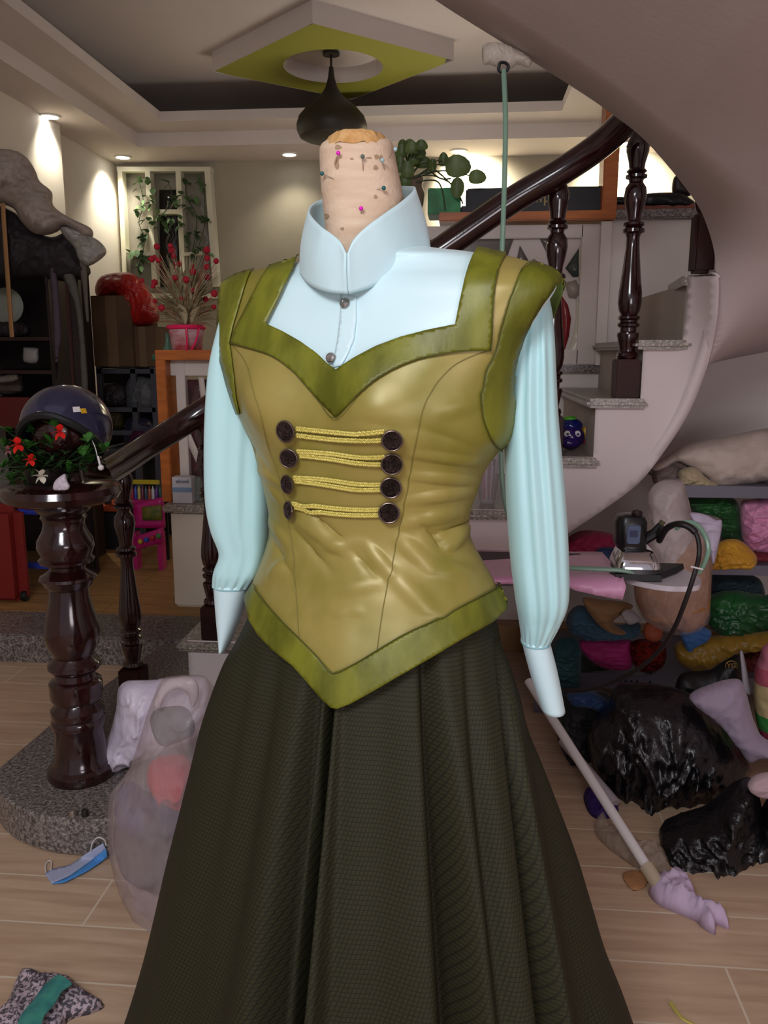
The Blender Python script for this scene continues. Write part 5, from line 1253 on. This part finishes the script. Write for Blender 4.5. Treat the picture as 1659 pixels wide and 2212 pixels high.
# ================================================================ RIGHT SIDE: rack, ironing board, bundles, bags
YR = 2.74; m_rk = M('grey_rack_metal', '6e6c78', .4, metal=.4); m_hole = M('rack_hole', '15151a', .8)
zr = [Z(1560, 1052, YR), Z(1560, 1222, YR), Z(1350, 1458, YR)]
t = thing('storage_rack', 'grey slotted metal rack under the stairs full of folded fabric', 'rack', (X(1448, YR), YR, 0))
def shelf(xa, xb, z, h=.035):
    MB().box(xa, xb, YR, YR + .45, z - .01, z, 0).obj('shelf_board', m_rk, t); o = MB().box(xa, xb, YR - .004, YR, z - h, z + .004, .001).obj('shelf_lip', m_rk, t); return o
shelf(X(1470, YR), 1.5, zr[0]); shelf(X(1535, YR), 1.5, zr[1], .03); shelf(X(1180, YR), 1.5, zr[2], .05)
for xx in (X(1437, YR), 1.44, ): 
    MB().box(xx, xx + .035, YR - .006, YR - .002, .0, zr[0], .001).obj('upright', m_rk, t)
MB().box(X(1180, YR), X(1180, YR) + .035, YR - .006, YR - .002, 0, .45, .001).obj('upright', m_rk, t)
hb = MB()
for k in range(14): hb.lathe([(0, 0), (.0042, 0), (0, .001)], (X(1445, YR), YR - .0075, .03 + k * .032), 12)
for k in range(5): hb.lathe([(0, 0), (.0042, 0), (0, .001)], (X(1372 + k * 12, YR), YR - .0055, zr[2] - .02), 12)
hb2 = MB()
for k in range(14): hb2.ball((X(1448, YR), YR - .007, .03 + k * .032), .0042, 1, .4, 1, 5)
for k in range(5): hb2.ball((X(1366 + k * 13, YR), YR - .0055, zr[2] - .02), .0042, 1, .4, 1, 5)
hb2.obj('punched_holes', m_hole, t)
def cloth(nm, poly, Y, d, col, lab, rough=.7, col2=None, amp=None, sc=10, st=(1, 1, 1.6), bump=.4, cat='fabric', sheen=0.1, **k):
    o = puff(nm, poly, Y, d, M(nm + '_' + col, col, rough, col2=col2, bump=bump, bscale=22, bstretch=(1, 1, 1.8), sheen=sheen), amp=amp, sc=sc, st=st, **k); return tag(o, lab, cat)
cloth('folded_fabric', [(1402, 1012), (1440, 985), (1480, 962), (1560, 945), (1659, 925), (1760, 925), (1760, 1030), (1659, 1040), (1600, 1050), (1555, 1056), (1520, 1030), (1490, 1012), (1460, 1000), (1430, 1020)], YR + .12, .10, 'b7a69c', 'large folded cream fabric on top of the rack', amp=.02, sc=6, col2='c2b2a8')
cloth('folded_fabric', [(1470, 1015), (1500, 1010), (1530, 1035), (1560, 1054), (1476, 1050), (1466, 1035)], YR + .05, .05, 'b0a080', 'small yellowish cream bundle tucked under the large cream fabric', amp=.015, sc=18)
cloth('folded_fabric', [(1412, 1015), (1440, 1000), (1475, 1015), (1470, 1040), (1430, 1050), (1410, 1040)], YR + .12, .06, '7a6a66', 'dim brownish fabric at the left end of the rack top')
cloth('folded_fabric', [(1485, 1076), (1540, 1072), (1590, 1080), (1604, 1140), (1600, 1185), (1560, 1165), (1540, 1118), (1495, 1105)], YR + .14, .06, '1a5a22', 'bright green fabric hanging over the middle shelf edge', .5, '123c18')
cloth('folded_fabric', [(1600, 1090), (1625, 1078), (1760, 1078), (1760, 1190), (1640, 1192), (1608, 1175), (1600, 1140)], YR + .10, .08, 'c078a0', 'pink folded satin on the middle shelf at the right edge', .45, 'd490b0', cscale=4) if False else cloth('folded_fabric', [(1600, 1090), (1625, 1078), (1760, 1078), (1760, 1190), (1640, 1192), (1608, 1175), (1600, 1140)], YR + .10, .08, 'c078a0', 'pink folded satin on the middle shelf at the right edge', .45, 'd490b0')
cloth('folded_fabric', [(1540, 1180), (1570, 1165), (1600, 1168), (1630, 1195), (1636, 1212), (1626, 1228), (1580, 1230), (1530, 1228), (1530, 1200)], YR + .03, .06, 'c08a20', 'mustard yellow bundle on the middle shelf', .6, 'd39c2c', amp=.02, sc=16)
cloth('folded_fabric', [(1600, 1190), (1660, 1188), (1760, 1192), (1760, 1212), (1640, 1212), (1622, 1200)], YR + .1, .05, '6a1420', 'dark red fabric below the pink satin')
cloth('folded_fabric', [(1535, 1245), (1580, 1238), (1640, 1250), (1650, 1300), (1600, 1310), (1540, 1300)], YR + .16, .07, '142c34', 'dark petrol blue fabric on the lower shelf')
cloth('folded_fabric', [(1530, 1290), (1580, 1275), (1640, 1285), (1700, 1290), (1700, 1350), (1640, 1362), (1590, 1376), (1540, 1360), (1525, 1330)], YR + .05, .09, '14401e', 'shiny dark green fabric heaped on the lower shelf', .35, '1d5c2c', amp=.03, sc=14)
cloth('folded_fabric', [(1458, 1392), (1500, 1378), (1560, 1372), (1640, 1366), (1700, 1360), (1700, 1395), (1640, 1402), (1590, 1415), (1550, 1440), (1515, 1450), (1480, 1440), (1462, 1425)], YR - .02, .07, '8a6a1c', 'antique gold satin draped over the lower shelf', .4, 'a98430', amp=.025, sc=14)
cloth('folded_fabric', [(1468, 1360), (1500, 1350), (1535, 1362), (1530, 1385), (1505, 1400), (1492, 1424), (1478, 1395)], YR - .06, .02, '3c6ca8', 'bright blue cloth corner lying on the gold satin', .7)
cloth('folded_fabric', [(1590, 1400), (1640, 1395), (1720, 1395), (1720, 1450), (1600, 1450)], YR + .1, .06, '5c1410', 'deep red fabric below the gold satin at the right')
cloth('folded_fabric', [(1220, 1175), (1235, 1155), (1262, 1146), (1310, 1150), (1350, 1165), (1370, 1190), (1362, 1215), (1225, 1215)], YR + .03, .08, '86103c', 'crimson fabric mound above the ironing board', .7, '9a1844')
cloth('folded_fabric', [(1288, 1190), (1310, 1182), (1350, 1188), (1365, 1210), (1350, 1230), (1300, 1225)], YR - .06, .04, '1c2c54', 'navy blue cloth in front of the crimson mound')
cloth('folded_fabric', [(1225, 1330), (1250, 1308), (1290, 1320), (1330, 1350), (1380, 1345), (1375, 1375), (1310, 1380), (1255, 1378), (1228, 1362)], YR + .02, .07, '2c4c60', 'slate blue fabric heap below the ironing board', .7, '385c70')
cloth('folded_fabric', [(1195, 1390), (1225, 1375), (1252, 1390), (1255, 1440), (1250, 1490), (1200, 1492), (1190, 1440)], YR - .02, .06, '123c40', 'dark teal fabric hanging beside the right cuff', .6, '1c5054')
cloth('folded_fabric', [(1250, 1385), (1290, 1378), (1330, 1380), (1365, 1385), (1366, 1440), (1320, 1444), (1285, 1432), (1262, 1412)], YR + .0, .06, '8c1458', 'magenta folded stack on the bottom shelf', .7, 'a01a66', amp=.012, sc=8, st=(.5, .5, 7))
cloth('folded_fabric', [(1225, 1420), (1262, 1415), (1290, 1436), (1350, 1445), (1350, 1455), (1230, 1455)], YR + .06, .04, '1e2c1c', 'dark green fabric flat on the bottom shelf')
t = puff('sequin_fabric', [(1360, 1395), (1385, 1380), (1430, 1385), (1440, 1410), (1432, 1440), (1400, 1452), (1372, 1440)], YR - .03, .05, M('red_sequins', '8c1c10', .2, metal=.6, bump=1, bscale=140, col2='3a0c08', cscale=60), amp=.012, sc=24); tag(t, 'glittering red sequin fabric beside the rack post', 'fabric')
cloth('cardboard_roll', [(1258, 1292), (1300, 1296), (1345, 1300), (1368, 1310), (1345, 1325), (1325, 1345), (1352, 1366), (1340, 1370), (1310, 1362), (1280, 1335)], YR - .1, .05, '8a6844', 'brown kraft paper roll below the pink ironing board', .8, amp=.006, cat='paper roll')
cloth('white_scrap', [(1342, 1325), (1360, 1316), (1385, 1338), (1362, 1350), (1350, 1342)], YR - .16, .012, 'a8a0a4', 'white paper scrap on the kraft roll', .8, cat='paper')
# ironing board with pink satin
YI = 2.0; zi = Z(1300, 1205, 2.25)
zb_ = Z(1200, 1296, 1.90) + .03
t = thing('ironing_board', 'long ironing board draped with pink satin behind the right sleeve', 'ironing board', (X(1200, 2.05), 2.05, 0))
zpk = at(1200, 1245, 2.0).z
A0 = at(1350, 1292, 1.93); B0 = atz(1035, 1200, A0.z + .075); 
pk = [(880, 1196), (1040, 1197), (1130, 1200), (1300, 1201), (1318, 1222), (1345, 1250), (1351, 1268), (1346, 1292), (1300, 1286), (1230, 1270), (1180, 1262), (1060, 1262), (880, 1262)]
# top surface as a sloped soft slab: far edge further away
def Ypk(x, y): return 2.28 - .42 * min(1, max(0, (y - 1200) / 60))
m_pks = M('pink_satin', 'd392bb', .35, bump=.3, bscale=10, bstretch=(1, 2, 1), col2='dda2c6', cscale=4, sheen=.2)
sheet('satin_cover', pk, Ypk, .012, m_pks, t, 12, False, .006, 14)
MB().box(X(870, 2.1), X(1300, 2.1), 1.95, 2.25, Z(1200, 1262, 1.88) - .03, Z(1200, 1262, 1.88) - .012, .01).obj('board', M('board_base', '5a4c54', .8), t)
for xx, yy in ((X(900, 2.1), 1.98), (X(900, 2.1), 2.22), (X(1075, 2.1), 2.0), (X(1065, 2.1), 2.2)):
    MB().tube([(xx, yy, .0), (xx, yy, Z(1200, 1262, 1.88) - .03)], .012, 8).obj('leg', m_rk, t)
# iron rest
zR = Z(1430, 1262, 1.88); s_ = 1.88 / F
t = thing('iron_rest', 'white oval iron rest at the end of the ironing board', 'iron rest', (X(1430, 1.9), 1.9, zR))
rp2 = [(1330, 1215), (1348, 1212), (1372, 1230), (1400, 1236), (1460, 1240), (1505, 1248), (1512, 1262), (1505, 1274), (1440, 1275), (1385, 1268), (1352, 1255), (1338, 1240)]
P = [atz(a, b, zR) for a, b in [(1338, 1232), (1345, 1214), (1400, 1214), (1470, 1228), (1510, 1246), (1514, 1258), (1500, 1266), (1440, 1266), (1380, 1256), (1350, 1246)]]
pl = [tuple(p)[:2] for p in cr([tuple(p) for p in P], 5, True)]; n = len(pl)
o = mk('tray', [(x, y, zR) for x, y in pl] + [(x, y, zR - .012) for x, y in pl], [list(range(n)), [n + i for i in reversed(range(n))]] + [[i, n + i, n + (i + 1) % n, (i + 1) % n] for i in range(n)], M('white_enamel', 'd0c8d0', .35), t, True, 30)
bm = bmesh.new(); bm.from_mesh(o.data); bmesh.ops.recalc_face_normals(bm, faces=bm.faces); bm.to_mesh(o.data); bm.free()
MB().tube([(X(1345, 1.95), 1.93, zR - .012), (X(1310, 1.98), 1.97, zR - .022)], .006, 8).obj('arm', m_rk, t)
# the steam iron, heel towards the camera
xi0 = X(1408, 1.90); yi0 = 1.935; t = thing('steam_iron', 'black handled chrome steam iron resting on the white tray', 'iron', (xi0, yi0, zR))
m_chr = M('chrome', 'd0d0d4', .08, metal=1.0); m_bk = M('black_bakelite', '121214', .3); m_sp = M('sole_grey', '3a3a3c', .4, metal=.5)
def loftbox(secs, name, mat, n=28, ex=3.2):
    V = []
    for cx_, cy_, z_, a, b in secs:
        for k in range(n):
            th = 2 * PI * k / n; c_, s__ = math.cos(th), math.sin(th)
            V.append((cx_ + a * math.copysign(abs(c_) ** (2 / ex), c_), cy_ + b * math.copysign(abs(s__) ** (2 / ex), s__), z_))
    FS = [[i * n + k, i * n + (k + 1) % n, (i + 1) * n + (k + 1) % n, (i + 1) * n + k] for i in range(len(secs) - 1) for k in range(n)] + [list(range(n))[::-1], [(len(secs) - 1) * n + k for k in range(n)]]
    return mk(name, V, FS, mat, t, True, 40)
z0 = zR + .004
o = MB(); sole = [(-.055, -.045), (.05, -.045), (.056, -.02), (.10, .03), (.13, .075), (.02, .075), (-.04, .06), (-.06, .0)]
V = [(xi0 + a, yi0 + b, z0) for a, b in sole] + [(xi0 + a * .97, yi0 + b * .97, z0 + .014) for a, b in sole]; n = 8
o.add(V, [list(range(n))[::-1], [n + i for i in range(n)]] + [[i, (i + 1) % n, n + (i + 1) % n, n + i] for i in range(n)]); o.obj('sole_plate', m_blk, t, False)
loftbox([(xi0 + .004, yi0 + .02, z0 + .014, .056, .062), (xi0 + .004, yi0 + .02, z0 + .024, .055, .06)], 'sole_block', m_sp)
loftbox([(xi0, yi0 + .02, z0 + .024, .052, .058), (xi0, yi0 + .02, z0 + .032, .051, .057), (xi0, yi0 + .022, z0 + .058, .040, .046), (xi0, yi0 + .024, z0 + .062, .036, .042)], 'chrome_body', m_chr, ex=6)
loftbox([(xi0 - .008, yi0 + .03, z0 + .062, .034, .035), (xi0 - .012, yi0 + .03, z0 + .075, .036, .038), (xi0 - .012, yi0 + .03, z0 + .125, .036, .036), (xi0 - .012, yi0 + .03, z0 + .138, .030, .03), (xi0 - .01, yi0 + .03, z0 + .142, .018, .02)], 'handle_block', m_bk, ex=3.5)
MB().lathe([(.012, 0), (.013, .006), (.010, .012), (0, .014)], (xi0, yi0 + .02, z0 + .14), 16).obj('steam_knob', M('red_black_knob', '2a1618', .4), t)
hs_ = MB().box(xi0 - .026, xi0 + .004, yi0 - .010, yi0 - .006, z0 + .078, z0 + .122, .003).obj('label_plate', M('label_blue', '4a5878', .4), t)
MB().box(xi0 - .020, xi0 - .002, yi0 - .0112, yi0 - .0098, z0 + .094, z0 + .110, .001).obj('label_emblem', M('label_emblem', '222c50', .4), hs_)
MB().tube([(xi0 + .02, yi0 + .03, z0 + .08), (xi0 + .045, yi0 + .03, z0 + .095), (xi0 + .058, yi0 + .028, z0 + .118)], [.014, .013, .008], 10).obj('hose_socket', m_bk, t)
MB().tube([(xi0 + .05, yi0 + .03, z0 + .105), (xi0 + .062, yi0 + .028, z0 + .126)], .007, 10).obj('brass_nozzle', M('dull_brass', '6c6c50', .4, metal=.5), t)
cordp = [(1424, 1168, 1.955), (1442, 1140, 1.90), (1470, 1132, 1.85), (1495, 1143, 1.84), (1508, 1165, 1.83), (1510, 1200, 1.82), (1500, 1240, 1.80), (1480, 1300, 1.80), (1455, 1360, 1.82), (1420, 1410, 1.86), (1370, 1450, 1.9), (1310, 1478, 1.95), (1250, 1492, 2.0), (1200, 1488, 2.05)]
o = tubepx('power_cord', cordp, [.0075] * 28 + [.0052] * 77, M('black_cord', '1c1416', .5), None, 10, 8); tag(o, 'black power cord looping from the iron down to the left', 'cord')
o = tubepx('steam_hose', [(1460, 1142, 1.86), (1480, 1128, 1.87), (1505, 1134, 1.87), (1524, 1160, 1.87), (1530, 1190, 1.86), (1520, 1220, 1.86), (1508, 1240, 1.86)], .0055, m_hose, None, 10, 8); tag(o, 'short pale green hose loop right of the iron', 'hose')
o = MB().tube([at(1492, 1224, 1.8), at(1518, 1230, 1.8)], .0022, 6).obj('cable_tie', m_wpl); tag(o, 'white cable tie joining the black cord and green hose', 'cable tie')
# clear bag full of fluff behind the iron
t = thing('stuffing_bag', 'clear plastic bag of beige and white stuffing behind the iron', 'bag', at(1450, 1360, 2.45))
YS2 = 2.42
puff('white_stuffing', [(1400, 1100), (1405, 1060), (1430, 1040), (1470, 1040), (1485, 1070), (1495, 1120), (1500, 1200), (1480, 1260), (1430, 1250), (1400, 1180)], YS2, .09, M('white_stuffing', 'bdb0ac', .9, col2='c8bcb8', cscale=9, bump=.6, bscale=30), t, amp=.02)
puff('beige_stuffing', [(1375, 1240), (1400, 1230), (1470, 1180), (1520, 1150), (1535, 1200), (1535, 1300), (1525, 1340), (1490, 1362), (1450, 1355), (1400, 1340), (1378, 1310), (1370, 1275)], YS2 - .02, .11, M('beige_fluff', 'a06c3c', .95, col2='b88450', cscale=16, bump=.8, bscale=60), t, amp=.025)
puff('bag_film', [(1402, 1110), (1396, 1080), (1412, 1048), (1440, 1036), (1478, 1040), (1492, 1105), (1530, 1112), (1560, 1125), (1552, 1170), (1540, 1230), (1535, 1300), (1530, 1345), (1490, 1366), (1440, 1362), (1385, 1330), (1370, 1290), (1372, 1240), (1395, 1190)], YS2 - .02, .14, M('clear_film', 'd0c4c8', .2, alpha=.28, bump=.8, bscale=25), t, amp=.015)
puff('white_sheet', [(1490, 1108), (1520, 1110), (1545, 1122), (1560, 1128), (1552, 1180), (1540, 1220), (1525, 1160), (1500, 1130)], YS2 - .13, .015, M('white_sheet', 'b9aec4', .5), t, amp=.01)
t = puff('fabric_lump', [(1396, 1345), (1425, 1338), (1432, 1370), (1420, 1385), (1398, 1382), (1390, 1370)], YR - .2, .03, M('terracotta', '96482c', .6), amp=.004); tag(t, 'terracotta coloured lump under the stuffing bag', 'fabric')

# black bags
m_bb = M('black_bin_bag', '0d0b10', .3, bump=1.0, bscale=26, bstretch=(1, 1, .7), spec=.6, coat=.2)
t = puff('bin_bag', [(1268, 1600), (1278, 1560), (1310, 1530), (1325, 1490), (1350, 1478), (1420, 1482), (1490, 1500), (1530, 1535), (1580, 1590), (1612, 1640), (1616, 1670), (1570, 1720), (1500, 1760), (1470, 1790), (1420, 1800), (1370, 1770), (1320, 1720), (1285, 1670)], 2.28, .17, m_bb, amp=.055, sc=10, st=(1.5, 1.5, .6), edge=.5); tag(t, 'large shiny black bin bag below the rack', 'bag')
t = puff('bin_bag', [(1425, 1790), (1460, 1770), (1520, 1750), (1580, 1700), (1625, 1690), (1645, 1740), (1655, 1830), (1640, 1900), (1590, 1945), (1530, 1950), (1490, 1930), (1460, 1880), (1430, 1830)], 1.98, .15, M('black_bin_bag2', '0c0a0e', .34, bump=1.0, bscale=30, spec=.6), amp=.05, sc=10); tag(t, 'knotted black bin bag standing in front of the large one', 'bag')
t = puff('bin_bag', [(1620, 1800), (1680, 1700), (1760, 1720), (1760, 2010), (1690, 2010), (1640, 1960), (1610, 1890)], 2.0, .12, m_bb, amp=.04); tag(t, 'black bin bag cut off by the right edge near the floor', 'bag')
cloth('dark_fabric', [(1190, 1530), (1230, 1500), (1310, 1500), (1330, 1540), (1290, 1600), (1290, 1680), (1260, 1690), (1215, 1620)], 2.45, .1, '0e0c10', 'black fabric heap left of the large bin bag')
cloth('blue_net', [(1225, 1500), (1270, 1492), (1310, 1510), (1335, 1535), (1320, 1552), (1280, 1530), (1240, 1522)], 2.36, .03, '16345c', 'dark blue net scrap on the black heap', .6, amp=.015, sc=30)
cloth('white_fabric', [(1488, 1508), (1530, 1480), (1590, 1466), (1610, 1490), (1630, 1560), (1659, 1600), (1760, 1640), (1760, 1660), (1659, 1636), (1620, 1645), (1590, 1610), (1550, 1560)], 2.22, .06, '9c8ca0', 'pale lilac white fabric lying over the large bin bag', .8, amp=.01)
t = thing('printed_bag', 'black and white shopping bag with a gold mark below the gold satin', 'bag', at(1520, 1460, 2.5))
puff('bag_body', [(1462, 1470), (1480, 1452), (1530, 1448), (1560, 1430), (1598, 1415), (1602, 1470), (1590, 1500), (1500, 1520), (1460, 1510)], 2.52, .05, M('black_paper', '121012', .5), t, amp=.008)
puff('white_edge', [(1598, 1408), (1606, 1412), (1618, 1470), (1622, 1500), (1606, 1490), (1600, 1440)], 2.46, .012, M('white_paper', 'b0a8b0', .6), t, amp=.002)
m_gmk = M('gold_mark', '9a7830', .4, metal=.4)
text('YG', .02, at(1580, 1438, 2.44), m_gmk, t, name='gold_mark')
c_ = at(1580, 1438, 2.442)
MB().tube([c_ + Vector((.017 * math.cos(a * PI / 12), 0, .015 * math.sin(a * PI / 12))) for a in range(-2, 15)], .0012, 5).obj('gold_arc', m_gmk, t)
m_roll = bpy.data.materials.new('striped_roll'); m_roll.use_nodes = True; nt = m_roll.node_tree; tc = nt.nodes.new('ShaderNodeTexCoord'); sx = nt.nodes.new('ShaderNodeSeparateXYZ'); rmp = nt.nodes.new('ShaderNodeValToRGB'); nt.links.new(tc.outputs['Object'], sx.inputs[0])
mr = nt.nodes.new('ShaderNodeMapRange'); za, zb2 = at(1640, 1620, 2.4).z, at(1640, 1400, 2.4).z; mr.inputs[1].default_value = za; mr.inputs[2].default_value = zb2
nt.links.new(sx.outputs[2], mr.inputs[0]); nt.links.new(mr.outputs[0], rmp.inputs[0]); rmp.color_ramp.interpolation = 'CONSTANT'
els = rmp.color_ramp.elements; els[0].color = (*lin('8c2848'), 1); els[1].position = .85; els[1].color = (*lin('b06878'), 1)
for p_, c_ in ((.25, '2c7a34'), (.4, 'b09c70'), (.7, 'a04858')): e_ = els.new(p_); e_.color = (*lin(c_), 1)
nt.links.new(rmp.outputs[0], nt.nodes['Principled BSDF'].inputs['Base Color']); nt.nodes['Principled BSDF'].inputs['Roughness'].default_value = .8
t = puff('striped_pillow', [(1640, 1420), (1660, 1390), (1760, 1390), (1760, 1630), (1665, 1625), (1640, 1580), (1628, 1520), (1628, 1460)], 2.4, .09, m_roll, amp=.01); tag(t, 'pink, cream and green striped bundle at the right edge', 'bundle')
cloth('pink_scrap', [(1616, 1690), (1640, 1672), (1700, 1670), (1700, 1720), (1650, 1722), (1620, 1708)], 1.95, .03, 'b49aa0', 'pale pink fabric scrap at the right edge over the bin bags', .8)
# white poles and the lilac rag
t = thing('mop', 'white pole mop lying on the floor with a lilac rag head', 'mop', atz(1410, 1905, 0))
a_ = atz(1415, 1900, .03); b_ = at(1195, 1555, 2.15)
MB().tube([b_ + (b_ - a_) * .3, b_, a_], .0125, 14).obj('pole', m_wpl, t)
MB().tube([a_ + (b_ - a_).normalized() * .035, a_ - (b_ - a_).normalized() * .02], .017, 14).obj('socket', M('cream_plastic', 'b0a088', .5), t)
floor_cloth('rag', [(1400, 1925), (1425, 1905), (1470, 1902), (1495, 1925), (1515, 1965), (1560, 1980), (1575, 2008), (1548, 2000), (1545, 2020), (1520, 2008), (1500, 1990), (1465, 1975), (1430, 1960), (1410, 1945)], 0, .045, M('lilac_cotton', 'bfaac4', .85), t, amp=.02, sc=26)
a2 = atz(1330, 1735, .03); b2 = at(1215, 1600, 2.3); o = MB().tube([b2, a2], .014, 14).obj('white_pipe', M('dull_white_pipe', '9c9298', .5)); tag(o, 'duller white pipe lying behind the mop pole', 'pipe')
o = floor_cloth('purple_cloth', [(1262, 1715), (1300, 1720), (1335, 1745), (1325, 1765), (1290, 1770), (1268, 1750)], 0, .03, M('deep_purple', '2c1660', .7)); tag(o, 'deep purple cloth scrap on the floor behind the mop pole', 'cloth')
o = floor_cloth('clear_wrapper', [(1290, 1770), (1330, 1800), (1380, 1830), (1430, 1850), (1452, 1885), (1440, 1895), (1390, 1885), (1350, 1860), (1310, 1830), (1285, 1800)], 0, .035, M('clear_wrap', 'b8a898', .08, alpha=.35, bump=1, bscale=40, spec=.8), amp=.02, sc=30); tag(o, 'crumpled clear plastic wrapper on the floor beside the mop pole', 'wrapper')
o = floor_cloth('brown_scrap', [(1345, 1890), (1370, 1882), (1400, 1892), (1395, 1915), (1370, 1925), (1352, 1910)], 0, .006, M('brown_scrap', 'a87850', .8), amp=.003); tag(o, 'small tan leather scrap on the floor left of the rag', 'scrap')
o = MB().tube([Vector(v) for v in cr([tuple(atz(a, b, .006)) for a, b in ((1448, 2165), (1462, 2185), (1475, 2200), (1500, 2214), (1520, 2230))], 8)], .004, 8, .5).obj('gold_trim_scrap', m_br); tag(o, 'thin scrap of gold braid on the floor at the bottom right', 'braid')
